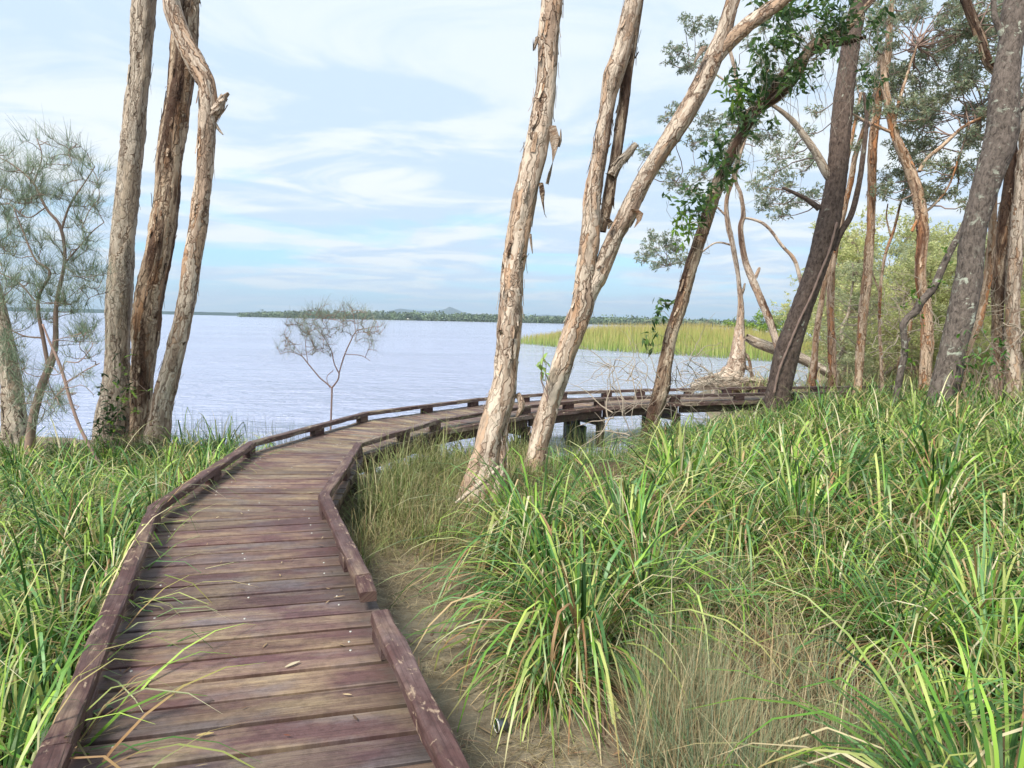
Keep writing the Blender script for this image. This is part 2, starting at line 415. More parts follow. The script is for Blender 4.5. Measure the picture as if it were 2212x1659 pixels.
# water
m_, t, b, o = newmat('lake_water')
ge = t.n('ShaderNodeNewGeometry').outputs['Position']
wv1 = t.noise(t.scale(ge, (0.8, 2.0, 1), rot=(0, 0, math.radians(-14))), 0.95, 4, 0.6, 0.9)
wv2 = t.noise(t.scale(ge, (1.0, 2.4, 1), (4, 2, 0), (0, 0, math.radians(9))), 4.6, 3, 0.55, 0.3)
wv3 = t.noise(t.scale(ge, (0.5, 1.4, 1), (9, 2, 0), (0, 0, math.radians(-8))), 0.28, 3, 0.5, 0.3)
hgt = t.math('ADD', t.math('ADD', t.math('MULTIPLY', wv1, 1.0), t.math('MULTIPLY', wv2, 0.28)), t.math('MULTIPLY', wv3, 1.2))
b.inputs['Base Color'].default_value = (*lin(164, 171, 197), 1); b.inputs['Roughness'].default_value = 0.10
b.inputs['IOR'].default_value = 1.33
patch = t.ramp(t.noise(t.scale(ge, (0.35, 1.0, 1), (2, 5, 0), (0, 0, math.radians(6))), 0.045, 4, 0.6, 0.8), [(0.35, 0.45), (0.62, 1.0)])
t.l(t.bump(t.math('MULTIPLY', hgt, patch), 1.0, 0.6), b.inputs['Normal']); M['water'] = m_

def mat_hill(name, c1, c2, sc):
    m_, t, b, o = newmat(name); ge = t.n('ShaderNodeNewGeometry').outputs['Position']
    t.l(t.ramp(t.noise(ge, sc, 6, 0.65), [(0.38, c1), (0.62, c2)]), b.inputs['Base Color']); b.inputs['Roughness'].default_value = 1.0
    b.inputs['Specular IOR Level'].default_value = 0.0; return m_
M['hill'] = mat_hill('hill_forest', lin(40, 56, 56), lin(64, 80, 72), 0.02)
M['shore'] = mat_hill('shore_ground', lin(60, 70, 48), lin(84, 88, 62), 0.05)

# ------------------------------------------------------------------ terrain
SHORE = np.array([(-900, 90), (-60, 22), (-20, 15), (-9, 12.6), (-5.4, 12.0), (-4.1, 10.8), (-3.0, 9.6), (-1.6, 10.3), (-0.5, 11.2), (0.8, 11.6),
                  (2.0, 11.9), (3.3, 13.3), (4.8, 14.8), (5.4, 18), (5.9, 22), (7, 24.2), (8.6, 23.8), (9.6, 21.4), (11.5, 23), (13.2, 29), (16.5, 38),
                  (22, 52), (31, 75), (60, 110), (300, 260), (900, 500), (900, -900), (-900, -900)], float)
def land_sd(x, y):
    """signed distance to the shoreline, positive on land"""
    p = np.stack([x, y], 1); d = np.full(len(p), 1e9); ins = np.zeros(len(p), bool)
    for i in range(len(SHORE)):
        a = SHORE[i]; b_ = SHORE[(i + 1) % len(SHORE)]; e = b_ - a
        tt = np.clip(((p - a) @ e) / (e @ e), 0, 1)
        d = np.minimum(d, np.linalg.norm(p - a - tt[:, None] * e, axis=1))
        cr = ((a[1] > y) != (b_[1] > y)) & (x < (b_[0] - a[0]) * (y - a[1]) / (b_[1] - a[1] + 1e-12) + a[0])
        ins ^= cr
    return np.where(ins, d, -d)
def sstep(x, a, b_):
    t_ = np.clip((x - a) / (b_ - a), 0, 1); return t_ * t_ * (3 - 2 * t_)
def ground(x, y):
    x = np.atleast_1d(np.asarray(x, float)); y = np.atleast_1d(np.asarray(y, float))
    sd = land_sd(x, y)
    z = np.where(sd > 0, 0.03 + 0.34 * sstep(sd, 0, 2.2), np.maximum(-1.6, 0.03 + 0.11 * sd))
    z = z + sstep(sd, 0.3, 3.5) * (0.36 * sstep(x, 2.2, 8.0) + 0.7 * sstep(x, 12, 40)) * sstep(y, 3.0, 8.0)
    pp = np.stack([x * 0.8, y * 0.8, 0 * x], 1)
    z = z + (fbm(pp, 4) - 0.5) * 0.16 * sstep(sd, 0, 1.5)
    return z
def gz(x, y): return float(ground(x, y)[0])

def litter_mask(x, y):
    # 1 = dark leaf litter under the grasses, 0 = bare sand beside the walk and along the water
    nz = fbm(np.stack([x * 1.3, y * 1.3, 0 * x + 2], 1), 3) - 0.5
    a = np.interp(y, [1.5, 3.0, 4.2, 5.2, 6.2], [0.42, 0.35, 0.05, -0.25, -0.5])
    m1 = sstep(x + nz * 0.9, a, a + 0.45)
    m1 = np.maximum(m1, sstep(y + nz, 6.3, 7.6)); m1 = np.where(x < -2.2, 1.0, m1)
    return m1 * sstep(land_sd(x, y) + nz, 0.1, 0.9)

def axis(segs):
    out = [segs[0][0]]
    for a, b_, s in segs:
        k = max(1, int(round((b_ - a) / s))); out += list(np.linspace(a, b_, k + 1)[1:])
    return np.array(out)
xs = axis([(-6900, -900, 1000), (-900, -60, 60), (-60, -12, 2.4), (-12, 12, 0.12), (12, 30, 0.4), (30, 90, 3), (90, 900, 60), (900, 6900, 1000)])
ys = axis([(-900, -20, 60), (-20, -2, 0.9), (-2, 16, 0.12), (16, 40, 0.4), (40, 120, 3), (120, 900, 60), (900, 7400, 1000)])
X, Y = np.meshgrid(xs, ys); nx, ny = len(xs), len(ys)
Z = ground(X.ravel(), Y.ravel())
near = (np.abs(X.ravel()) < 12) & (Y.ravel() > -2) & (Y.ravel() < 16)
Z = Z + np.where(near, (fbm(np.stack([X.ravel() * 7, Y.ravel() * 7, 0 * Z], 1), 3) - 0.5) * 0.035, 0)
ii = (np.arange(ny - 1)[:, None] * nx + np.arange(nx - 1)[None]).ravel()
F = np.stack([ii, ii + 1, ii + nx + 1, ii + nx], 1)
tag(ob('ground', mesh_np('ground', np.stack([X.ravel(), Y.ravel(), Z], 1), F, np.repeat(litter_mask(X.ravel(), Y.ravel())[:, None], 3, 1), smooth=True), M['ground']),
    'sandy lake shore ground under the grasses', 'ground', kind='structure')
wv = np.array([(-6900, -890, 0), (6900, -890, 0), (6900, 7400, 0), (-6900, 7400, 0)], float)
tag(ob('lake_water', mesh_np('lake_water', wv, np.array([[0, 1, 2, 3]])), M['water']), 'wide rippled lake reflecting the pale sky', 'water', kind='structure')

# far land: low shore strips, wooded headland, blue hills
def strip(name, prof, depth_span, mat, label, jag=0.0, zfloor=-0.5):
    """prof: list of (px, py_top, depth). real ridge: front foot, crest, back foot"""
    pts = []
    for i in range(len(prof) - 1):
        for k in range(12):
            f = k / 12; pts.append(tuple(prof[i][j] * (1 - f) + prof[i + 1][j] * f for j in range(3)))
    pts.append(prof[-1]); V = []; n = len(pts)
    for i, (px, py, dp) in enumerate(pts):
        q = P(px, py, dp); d = ray(px, py); dx = d[0] / d[1]
        z = max(0.3, q[2] + jag * (float(vnoise(np.array([[i * 0.7, 3.3, 1.1]]))[0]) - 0.5))
        for k, (s, hz) in enumerate(((-0.5, 0.0), (-0.25, 0.55), (0, 1.0), (0.3, 0.7), (0.6, 0.0))):
            yy = dp + s * depth_span
            V.append((dx * yy, yy, zfloor + (z - zfloor) * hz))
    F = [[i * 5 + k, (i + 1) * 5 + k, (i + 1) * 5 + k + 1, i * 5 + k + 1] for i in range(n - 1) for k in range(4)]
    return tag(ob(name, mesh_np(name, np.array(V), np.array(F), smooth=True), mat), label, 'hills', kind='structure')
strip('peaked_hill', [(780, 684, 5200), (835, 673, 5200), (864, 666.5, 5200), (900, 671, 5200), (945, 672.5, 5200), (962, 667, 5200), (971, 662.5, 5200), (981, 666, 5200), (1000, 674, 5200), (1030, 680, 5200), (1090, 690, 5200)], 1200, M['hill'], 'distant blue hills with one sharp peak across the lake')
strip('low_hills', [(330, 676, 6000), (480, 676, 6000), (560, 672.5, 6000), (600, 673, 6000), (680, 676, 6000), (800, 684, 6000)], 900, M['hill'], 'long low blue hills across the lake')
strip('low_hills', [(1120, 690, 6200), (1150, 681, 6200), (1180, 679.5, 6200), (1215, 682, 6200), (1270, 686, 6200), (1330, 694, 6200)], 900, M['hill'], 'faint blue rise behind the far woods')
strip('far_shore', [(-400, 657, 1900), (0, 663, 1900), (300, 671, 1900), (480, 674.5, 1900), (640, 679, 1900), (760, 684, 1900)], 500, M['hill'], 'low dark far shore of the lake', 2.0)
strip('far_shore', [(560, 681.0, 880), (640, 681.5, 860), (900, 687, 830), (1200, 693.5, 760), (1600, 702, 640), (2300, 716, 560)], 160, M['shore'], 'low wooded far headland shore', 0.5)

def quads_cloud(c, size, col, r, flat=0.6):
    """random leaf-clump quads round centres c (n,3)"""
    n = len(c); a = norm(r.normal(size=(n, 3))); b_ = norm(np.cross(a, r.normal(size=(n, 3))))
    s = np.broadcast_to(size, n)[:, None] * 0.5
    V = np.stack([c - a * s, c - b_ * s * flat, c + a * s, c + b_ * s * flat], 1).reshape(-1, 3)
    F = np.arange(n * 4).reshape(n, 4); return V, F, np.repeat(np.broadcast_to(col, (n, 3)), 4, axis=0)

r = np.random.default_rng(3); acc = Acc()
for k in range(900):
    px = r.uniform(520, 1660); f = (px - 600) / 1000
    dp = np.interp(px, [520, 640, 900, 1200, 1600], [890, 862, 832, 762, 642]) + r.uniform(-75, 20)
    base = P(px, 690, dp); hh = r.uniform(4.5, 8.0) * np.interp(px, [520, 640, 800, 1000, 1150, 1660], [0.55, 0.95, 1.15, 1.0, 0.85, 0.7]) + (r.random() < 0.06) * 2.5
    n = 40; c = r.normal(size=(n, 3)) * np.array([2.4, 2.4, hh * 0.30]) + np.array([base[0], dp, 0.4 + hh * 0.55])
    c[:, 2] = np.clip(c[:, 2], 0.5, hh + 1.0)
    cc = np.array(lin(112, 126, 104)) * r.uniform(0.6, 1.25) * r.uniform(0.75, 1.2, (n, 1)) * np.array([1, r.uniform(0.95, 1.1), r.uniform(0.8, 1.05)])
    acc.add(*quads_cloud(c, r.uniform(1.6, 2.8, n), cc, r, 0.7))
tag(ob('far_woods', acc.mesh('far_woods'), M['far']), 'far-off wooded headland along the lake', 'woods', kind='stuff')

def box(c, s, rz=0.0):
    x, y, z = np.array(s) / 2
    V = np.array([(-x, -y, -z), (x, -y, -z), (x, y, -z), (-x, y, -z), (-x, -y, z), (x, -y, z), (x, y, z), (-x, y, z)])
    ca, sa = math.cos(rz), math.sin(rz); V = V @ np.array([[ca, sa, 0], [-sa, ca, 0], [0, 0, 1]]) + np.array(c)
    F = np.array([[0, 3, 2, 1], [4, 5, 6, 7], [0, 1, 5, 4], [1, 2, 6, 5], [2, 3, 7, 6], [3, 0, 4, 7]]); return V, F
for (px, dp, w, lab) in ((774, 842, 4.5, 'wide white lakeside house at the left of the far houses'), (806, 838, 2.6, 'small white lakeside house between the other far houses'),
                         (817, 836, 2.8, 'white lakeside house beside tall far trees'), (841, 834, 3.6, 'pale lakeside house nearest the far moored boat')):
    q = P(px, 690, dp - 8); q = (q[0], dp - 8, 3.4)
    e = empty('lakeside_house', lab, 'house', (q[0], q[1], 1.2), 'houses on the far headland')
    child('wall', mesh_np('wall', *box((q[0], q[1], 3.0), (w, 6, 3.6))), M['white'], e)
    x, y = q[0], q[1]; hw = w / 2 + 0.4
    V = np.array([(x - hw, y - 3.4, 4.82), (x + hw, y - 3.4, 4.82), (x + hw, y + 3.4, 4.82), (x - hw, y + 3.4, 4.82), (x - hw, y, 6.2), (x + hw, y, 6.2)])
    child('roof', mesh_np('roof', V, [np.array([[0, 1, 5, 4], [2, 3, 4, 5], [3, 2, 1, 0]]), np.array([[0, 4, 3], [1, 2, 5]])]), M['roof'], e)
q = P(882, 691, 780)
e = empty('moored_boat', 'tiny white moored boat near the far headland', 'boat', (q[0], 780, 0))
V = np.array([(-2.4, -.8, 0), (1.8, -.8, 0), (3.2, 0, 0.2), (1.8, .8, 0), (-2.4, .8, 0), (-2.6, -1.1, 1.0), (2.0, -1.1, 1.1), (3.8, 0, 1.3), (2.0, 1.1, 1.1), (-2.6, 1.1, 1.0)]) + np.array([q[0], 780, -0.15])
child('hull', mesh_np('hull', V, [np.array([[0, 1, 6, 5], [1, 2, 7, 6], [2, 3, 8, 7], [3, 4, 9, 8], [4, 0, 5, 9]])]), M['white'], e)
child('cabin', mesh_np('cabin', *box((q[0] - 0.3, 780, 1.6), (2.2, 1.5, 1.2))), M['white'], e)

# ------------------------------------------------------------------ boardwalk
DZ = 0.80; KT = 0.14
LK = np.array([(0.35, -2.4), (-1.41, 2.02), (-2.62, 5.02), (-2.90, 7.68), (-2.18, 10.32), (-0.62, 12.45), (1.10, 13.95), (2.85, 14.85), (5.9, 16.0), (9.5, 17.0)])
RK = np.array([(1.63, -2.4), (-0.14, 2.06), (-1.48, 5.42), (-1.72, 7.78), (-1.03, 9.76), (0.30, 11.62), (1.72, 12.95), (3.35, 13.80), (6.05, 14.8), (9.8, 15.8)])
# section joints are points 2.. ; index 1 lies inside the first section
SEC = [0, 2, 3, 4, 5, 6, 7, 8, 9]
bw = empty('boardwalk', 'weathered red-brown timber boardwalk curving out over the lake edge', 'boardwalk', (0, 0, 0))
PL_ANG = [15, 3, -15, -37, -40, -27, -21, -16]
def clip(poly, a, nrm):
    out = []
    for i in range(len(poly)):
        p, q = poly[i], poly[(i + 1) % len(poly)]
        dp, dq = np.dot(p - a, nrm), np.dot(q - a, nrm)
        if dp >= 0: out.append(p)
        if (dp >= 0) != (dq >= 0): out.append(p + (q - p) * dp / (dp - dq))
    return out
def inset(poly, d):
    n = len(poly); res = []
    for i in range(n):
        p0, p1, p2 = poly[i - 1], poly[i], poly[(i + 1) % n]
        e1 = (p1 - p0) / (np.linalg.norm(p1 - p0) + 1e-9); e2 = (p2 - p1) / (np.linalg.norm(p2 - p1) + 1e-9)
        n1 = np.array([-e1[1], e1[0]]); n2 = np.array([-e2[1], e2[0]]); bis = n1 + n2
        k = d / max(0.35, (1 + n1 @ n2)); res.append(p1 + bis * k)
    return res
screws = []; pr = np.random.default_rng(11); nplank = 0
OVER = 0.07      # planks reach a little past the kerb centre line
for si in range(len(SEC) - 1):
    a, b_ = SEC[si], SEC[si + 1]
    L0, L1, R0, R1 = LK[a], LK[b_], RK[a], RK[b_]
    e0 = (R0 - L0) / np.linalg.norm(R0 - L0); e1 = (R1 - L1) / np.linalg.norm(R1 - L1)
    quad = [L0 - e0 * OVER, R0 + e0 * OVER, R1 + e1 * OVER, L1 - e1 * OVER]      # ccw seen from above
    ang = math.radians(PL_ANG[si]); ax = np.array([math.cos(ang), math.sin(ang)]); fo = np.array([-math.sin(ang), math.cos(ang)])
    sv = [np.dot(p, fo) for p in quad]; s0, s1 = min(sv), max(sv); PITCHW = 0.188
    k = math.ceil(s0 / PITCHW)
    lo = s0
    while lo < s1:
        hi = lo + PITCHW - pr.uniform(0.022, 0.030)
        c0 = quad[0]; poly = [ax * u_ + fo * v_ for u_, v_ in ((-30, lo), (30, lo), (30, hi), (-30, hi))]
        for i in range(4):
            p, q = quad[i], quad[(i + 1) % 4]; ed = q - p; nn = np.array([-ed[1], ed[0]]) / np.linalg.norm(ed)
            poly = clip(poly, p + nn * (0.004 if i in (0, 2) else pr.uniform(-0.012, 0.012)), nn)
            if len(poly) < 3: break
        if len(poly) >= 3:
            pp = [poly[0]]
            for q in poly[1:]:
                if np.linalg.norm(q - pp[-1]) > 0.012 and np.linalg.norm(q - pp[0]) > 0.012: pp.append(q)
            area = 0.5 * sum(pp[i][0] * pp[(i + 1) % len(pp)][1] - pp[(i + 1) % len(pp)][0] * pp[i][1] for i in range(len(pp)))
            if len(pp) >= 3 and area > 0.02:
                n = len(pp); zt = DZ + pr.uniform(-0.003, 0.003); top = inset(pp, 0.004)
                tilt = pr.uniform(-0.004, 0.004)
                def zz(q, h): return h + tilt * (np.dot(q, ax) - np.dot(c0, ax))
                V = [(*q, zz(q, zt - 0.055)) for q in pp] + [(*q, zz(q, zt - 0.004)) for q in pp] + [(*q, zz(q, zt)) for q in top]
                V = np.array(V); seed = pr.uniform(0, 50); mid = 0.5 * (lo + hi); cu = 0.5 * (V[:, :2] @ ax).min() + 0.5 * (V[:, :2] @ ax).max()
                vec = np.stack([V[:, :2] @ ax - cu, V[:, :2] @ fo - mid, np.full(len(V), seed)], 1)
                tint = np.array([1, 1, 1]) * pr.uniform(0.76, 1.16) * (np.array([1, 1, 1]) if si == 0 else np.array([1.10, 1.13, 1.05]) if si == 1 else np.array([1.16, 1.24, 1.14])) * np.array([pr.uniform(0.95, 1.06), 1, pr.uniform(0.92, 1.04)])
                F4 = [[r_ * n + i, r_ * n + (i + 1) % n, (r_ + 1) * n + (i + 1) % n, (r_ + 1) * n + i] for r_ in (0, 1) for i in range(n)]
                me = bpy.data.meshes.new('plank')
                me.from_pydata(V.tolist(), [], F4 + [list(range(2 * n, 3 * n)), list(range(n - 1, -1, -1))])
                at = me.attributes.new('co3', 'FLOAT_VECTOR', 'POINT'); at.data.foreach_set('vector', vec.astype(np.float32).ravel())
                ca = me.color_attributes.new('Col', 'FLOAT_COLOR', 'POINT')
                ca.data.foreach_set('color', np.hstack([np.tile(tint, (len(V), 1)), np.ones((len(V), 1))]).astype(np.float32).ravel())
                ob('plank', me, M['plank'], bw); nplank += 1
                us = [np.dot(q, ax) for q in pp]; ua, ub = min(us), max(us)
                if ub - ua > 0.9 and area > 0.15:
                    for u_ in (ua + 0.22, 0.5 * (ua + ub), ub - 0.22):
                        for v_ in (mid - 0.045, mid + 0.045):
                            if pr.random() < 0.24:
                                q = ax * (u_ + pr.normal() * 0.012) + fo * (v_ + pr.normal() * 0.008); screws.append((*q, zz(q, zt)))
        lo += PITCHW
acc = Acc(); sa = np.arange(8) * math.pi / 4
for (x, y, z) in screws:
    rr = 0.0068; V = np.array([(x + rr * math.cos(q), y + rr * math.sin(q), z + 0.0005) for q in sa] + [(x + rr * .7 * math.cos(q), y + rr * .7 * math.sin(q), z + 0.0035) for q in sa] + [(x, y, z + 0.0040)])
    i = np.arange(8); acc.add(V, np.stack([i, (i + 1) % 8, 8 + (i + 1) % 8, 8 + i], 1))
    acc.F3.append(np.stack([8 + i, 8 + (i + 1) % 8, np.full(8, 16)], 1) + acc.k - 17)
tag(ob('screw_heads', acc.mesh('screw_heads'), M['metal'], bw), kind='stuff')

def beam(name, A, B, w, h, ztop, mat, nA=None, nB=None, rough=0.004, seed=0, zB=None, parent=None, tint=None):
    """chamfered timber from A to B (xy), mitred with end directions nA / nB (xy unit along the cut)"""
    A = np.asarray(A, float); B = np.asarray(B, float); d = B - A; Ln = np.linalg.norm(d); d /= Ln; s = np.array([-d[1], d[0]])
    def endoff(nv): return 0.0 if nv is None else (nv @ d) / (nv @ s)
    ka, kb = endoff(nA), endoff(nB); n = max(2, int(Ln / 0.16) + 1); c = 0.008
    sec = [(-w / 2, -c), (-w / 2 + c, 0), (w / 2 - c, 0), (w / 2, -c), (w / 2, -h), (-w / 2, -h)]
    V = []; vec = []; rr = np.random.default_rng(seed + 5)
    for i in range(n):
        f = i / (n - 1); zt = ztop + (0 if zB is None else (zB - ztop) * f)
        for k, (u_, z) in enumerate(sec):
            t_ = f * Ln + (1 - f) * ka * u_ + f * kb * u_; q = A + d * t_ + s * u_
            jit = rr.normal(size=2) * rough * (0.6 if k in (1, 2) else 1.0)
            V.append((*(q + s * jit[0]), zt + z + jit[1] * 0.7)); vec.append((t_ + seed * 7, u_ + z * 1.3, seed * 1.7))
    m6 = len(sec); F = [[i * m6 + k, i * m6 + (k + 1) % m6, (i + 1) * m6 + (k + 1) % m6, (i + 1) * m6 + k] for i in range(n - 1) for k in range(m6)]
    me = bpy.data.meshes.new(name); me.from_pydata([tuple(map(float, v)) for v in V], [], F + [list(range(m6 - 1, -1, -1)), list(range((n - 1) * m6, n * m6))])
    me.flip_normals()
    at = me.attributes.new('co3', 'FLOAT_VECTOR', 'POINT'); at.data.foreach_set('vector', np.array(vec, np.float32).ravel())
    ca = me.color_attributes.new('Col', 'FLOAT_COLOR', 'POINT'); tn = tint if tint is not None else np.ones(3)
    ca.data.foreach_set('color', np.hstack([np.tile(tn, (len(V), 1)), np.ones((len(V), 1))]).astype(np.float32).ravel())
    return ob(name, me, mat, parent)
def mitre(p0, p1, p2):
    e1 = (p1 - p0) / np.linalg.norm(p1 - p0); e2 = (p2 - p1) / np.linalg.norm(p2 - p1); b_ = np.array([-(e1 + e2)[1], (e1 + e2)[0]]); return b_ / np.linalg.norm(b_)
sd_ = 0
for side, KK in ((0, LK), (1, RK)):
    pts = [KK[i] for i in SEC]
    for i in range(len(pts) - 1):
        A, B = pts[i], pts[i + 1]; d = (B - A) / np.linalg.norm(B - A)
        nA = mitre(pts[i - 1], A, B) if i else None; nB = mitre(A, B, pts[i + 2]) if i + 2 < len(pts) else None
        segs = [(A, B, nA, nB, DZ + KT, DZ + KT)]
        if side == 0 and i == 0:
            Mx = A + d * 4.9; segs = [(A, Mx - d * 0.004, nA, None, DZ + KT, DZ + KT), (Mx + d * 0.004, B, None, nB, DZ + KT, DZ + KT)]
        if side == 1 and i == 0:      # broken kerb: gap after the near rail, short rotten stub, then the next rail
            f1 = np.dot(np.array(Pz(821, 1318, DZ + KT)[:2]) - A, d); f2 = np.dot(np.array(Pz(797, 1266, DZ + KT)[:2]) - A, d); f3 = np.dot(np.array(Pz(786, 1240, DZ + KT)[:2]) - A, d)
            segs = [(A, A + d * f1, nA, None, DZ + KT, DZ + KT), (A + d * f2, A + d * f3, None, None, DZ + KT - 0.03, DZ + KT - 0.004), (A + d * (f3 + 0.003), B, None, nB, DZ + KT, DZ + KT)]
        for (a, b_, na, nb, z0, z1) in segs:
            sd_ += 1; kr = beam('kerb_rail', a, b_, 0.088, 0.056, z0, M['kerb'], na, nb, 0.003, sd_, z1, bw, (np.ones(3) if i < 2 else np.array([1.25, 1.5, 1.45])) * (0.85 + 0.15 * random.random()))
        # blocks under the rail
        Ln = np.linalg.norm(B - A); nb_ = max(2, int(round(Ln / 1.25)) + 1)
        for k in range(nb_):
            if i and k == 0: continue
            f = 0.12 + (Ln - 0.24) * k / (nb_ - 1); c = A + d * f; sd_ += 1
            beam('kerb_block', c - d * 0.11, c + d * 0.11, 0.08, KT - 0.056 - 0.004, DZ + KT - 0.058, M['kerb'], rough=0.001, seed=sd_, parent=bw, tint=np.ones(3) * 0.75)
for i in range(len(SEC) - 1):     # side bearers under the planks and stumps
    a, b_ = SEC[i], SEC[i + 1]
    for side, (A, B, C_) in enumerate(((LK[a], LK[b_], RK[a]), (RK[a], RK[b_], LK[a]))):
        d = (B - A) / np.linalg.norm(B - A); s = np.array([-d[1], d[0]]) * (-1 if side == 0 else 1)
        sd_ += 1; beam('side_bearer', A + s * 0.03 + d * 0.03, B + s * 0.03 - d * 0.03, 0.055, 0.17, DZ - 0.062, M['under'], seed=sd_, parent=bw)
        if i >= 3 and side == 1:
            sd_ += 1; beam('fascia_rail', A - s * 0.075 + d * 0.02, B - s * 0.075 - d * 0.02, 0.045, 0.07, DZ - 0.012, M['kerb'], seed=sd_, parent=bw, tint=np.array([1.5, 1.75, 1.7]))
    sd_ += 1; A, B = LK[b_], RK[b_]; beam('cross_bearer', A, B, 0.10, 0.16, DZ - 0.235, M['under'], seed=sd_, parent=bw)
    for q in (A + (B - A) * 0.06, A + (B - A) * 0.94):
        zb = gz(*q) - 0.3; n = 12; c = np.array([(q[0], q[1], z) for z in np.linspace(zb, DZ - 0.40, 5)])
        V, Fs, co = tube(c, np.full(5, 0.085), 12, lambda co_, R_: (fbm(co_ * np.array([9, 9, 3]), 3) - 0.5) * 0.02)
        me = mesh_np('stump', V, Fs, np.ones((len(V), 3)) * 0.8, co[:, [2, 0, 1]], True); ob('stump', me, M['under'], bw)
# thick dark pile with a narrow neck in the water under the far span
q = P(1243, 940, 13.2); qx, qy = q[0], 13.2
c = np.array([(qx, qy, z) for z in (-0.5, -0.1, 0.1, 0.25, 0.34, 0.36, 0.37, 0.39, 0.50, 0.60)])
V, Fs, co = tube(c, [0.20, 0.20, 0.205, 0.21, 0.215, 0.19, 0.10, 0.085, 0.085, 0.085], 20, lambda co_, R_: (fbm(co_ * 8, 3) - 0.5) * 0.012)
ob('pile', mesh_np('pile', V, Fs, None, co, True), M['pile'], bw)

# ------------------------------------------------------------------ trees
def px_pts(L, dep):
    out = []
    for q in L:
        dd = dep + (q[3] if len(q) > 3 else 0.0); p = P(q[0], q[1], dd); out.append((*p, max(0.004, q[2] * 0.5 / FPX * dd)))
    return np.array(out)
def disp_paper(co, R):
    f = fbm(co * np.array([11, 11, 2.2]), 4); g_ = fbm(co * np.array([5, 5, 1.1]) + 40, 3)
    lay = np.floor(f * 8) / 8; a = np.minimum(0.075, 0.55 * R)
    return a * (0.62 * (lay - 0.5) + 0.22 * (g_ - 0.5) + 0.3 * (f - 0.5) + 0.25 * (fbm(co * np.array([30, 30, 7]), 2) - 0.5))
def disp_rough(co, R):
    f = fbm(co * np.array([24, 24, 11]), 3); g_ = fbm(co * np.array([4, 4, 1.2]) + 9, 3)
    return np.minimum(0.05, 0.3 * R) * (0.7 * (f - 0.5) + 0.6 * (g_ - 0.5))
def stem(root, name, p4, mat, kind='paper', sides=None, step=None, ground_base=False, lift=0.0):
    p4 = np.array(p4, float)
    if ground_base:
        b0 = p4[0]; z = gz(b0[0], b0[1])
        if b0[2] > z - 0.12:
            d = p4[0, :3] - p4[1, :3]; d /= np.linalg.norm(d); d = norm(d + np.array([0, 0, -0.6])); ln = max(0.15, (b0[2] - z + 0.2) / max(0.3, -d[2]))
            p4 = np.vstack([[*(b0[:3] + d * ln), b0[3] * 1.15], p4])
    r0 = np.mean(p4[:, 3])
    sides = sides or int(np.clip(r0 * 220, 7, 30)); step = step or float(np.clip(r0 * 0.20, 0.02, 0.12))
    q = catmull(p4, step); c = q[:, :3]; rd = np.maximum(q[:, 3], 0.003)
    V, Fs, co = tube(c, rd, sides, disp_paper if kind == 'paper' else disp_rough if kind == 'rough' else None, seed=random.uniform(0, 40))
    global LAST
    LAST = child(name, mesh_np(name, V, Fs, None, co, True), mat, root)
    return c, rd
def flakes(root, c, rd, n, mat, r, lmin=0.05, lmax=0.22, extra=()):
    """peeling strips of bark: attached along one edge, lifted at the other"""
    t, u, v = frames(c); acc = Acc(); N = len(c); seglen = np.mean(np.linalg.norm(np.diff(c, axis=0), axis=1))
    jobs = [(r.integers(2, N - 3), r.uniform(0, 6.283), r.uniform(lmin, lmax), r.uniform(0.015, 0.05), r.uniform(0.006, 0.035), r.random() < 0.7) for _ in range(n)] + list(extra)
    for (i, a, ln, w, lift, down) in jobs:
        k = 6; rows = []; cs = []
        sgn = -1 if down else 1
        for j in range(k):
            f = j / (k - 1); ix = int(np.clip(i + sgn * f * ln / seglen, 0, N - 1))
            out = rd[ix] + 0.004 + lift * f ** 1.6
            ww = w * (1 - 0.55 * f ** 2) * (0.85 + 0.3 * r.random())
            for s_ in (-1, 0, 1):
                aa = a + s_ * ww / max(rd[ix], 0.03) * 0.5 + 0.15 * f * math.sin(a * 7)
                rad = u[ix] * math.cos(aa) + v[ix] * math.sin(aa)
                rows.append(c[ix] + rad * (out + (0.003 if s_ == 0 else 0))); cs.append((0.15 * math.cos(aa) + a, 0.15 * math.sin(aa), ix * seglen))
        F = [[j * 3 + q, j * 3 + q + 1, (j + 1) * 3 + q + 1, (j + 1) * 3 + q] for j in range(k - 1) for q in (0, 1)]
        acc.add(np.array(rows), np.array(F), None, np.array(cs))
    tag(child('bark_flakes', acc.mesh('bark_flakes', True), mat, root, LAST), kind='stuff')

LEAFCOLS = [lin(144, 160, 130), lin(158, 170, 140), lin(124, 144, 114), lin(172, 178, 152), lin(172, 166, 140)]
def leaf_cols(n, r, cols, var=0.25):
    c = np.array(cols)[r.integers(0, len(cols), n)]; return c * r.uniform(1 - var, 1 + var, (n, 1))
def tufts(acc, cen, per, ll, lw, r, cols, upb=0.25):
    n = len(cen) * per; c = np.repeat(cen, per, axis=0) + r.normal(size=(n, 3)) * ll * 0.25
    d = norm(r.normal(size=(n, 3)) + np.array([0, 0, upb])); L = ll * r.uniform(0.6, 1.25, n)
    s = norm(np.cross(d, r.normal(size=(n, 3)))) * (lw * 0.5 * r.uniform(0.7, 1.2, n))[:, None]
    V = np.stack([c, c + d * (L * 0.45)[:, None] - s, c + d * L[:, None] + np.array([0, 0, -0.12]) * L[:, None], c + d * (L * 0.45)[:, None] + s], 1).reshape(-1, 3)
    acc.add(V, np.arange(n * 4).reshape(n, 4), np.repeat(leaf_cols(n, r, cols), 4, axis=0))
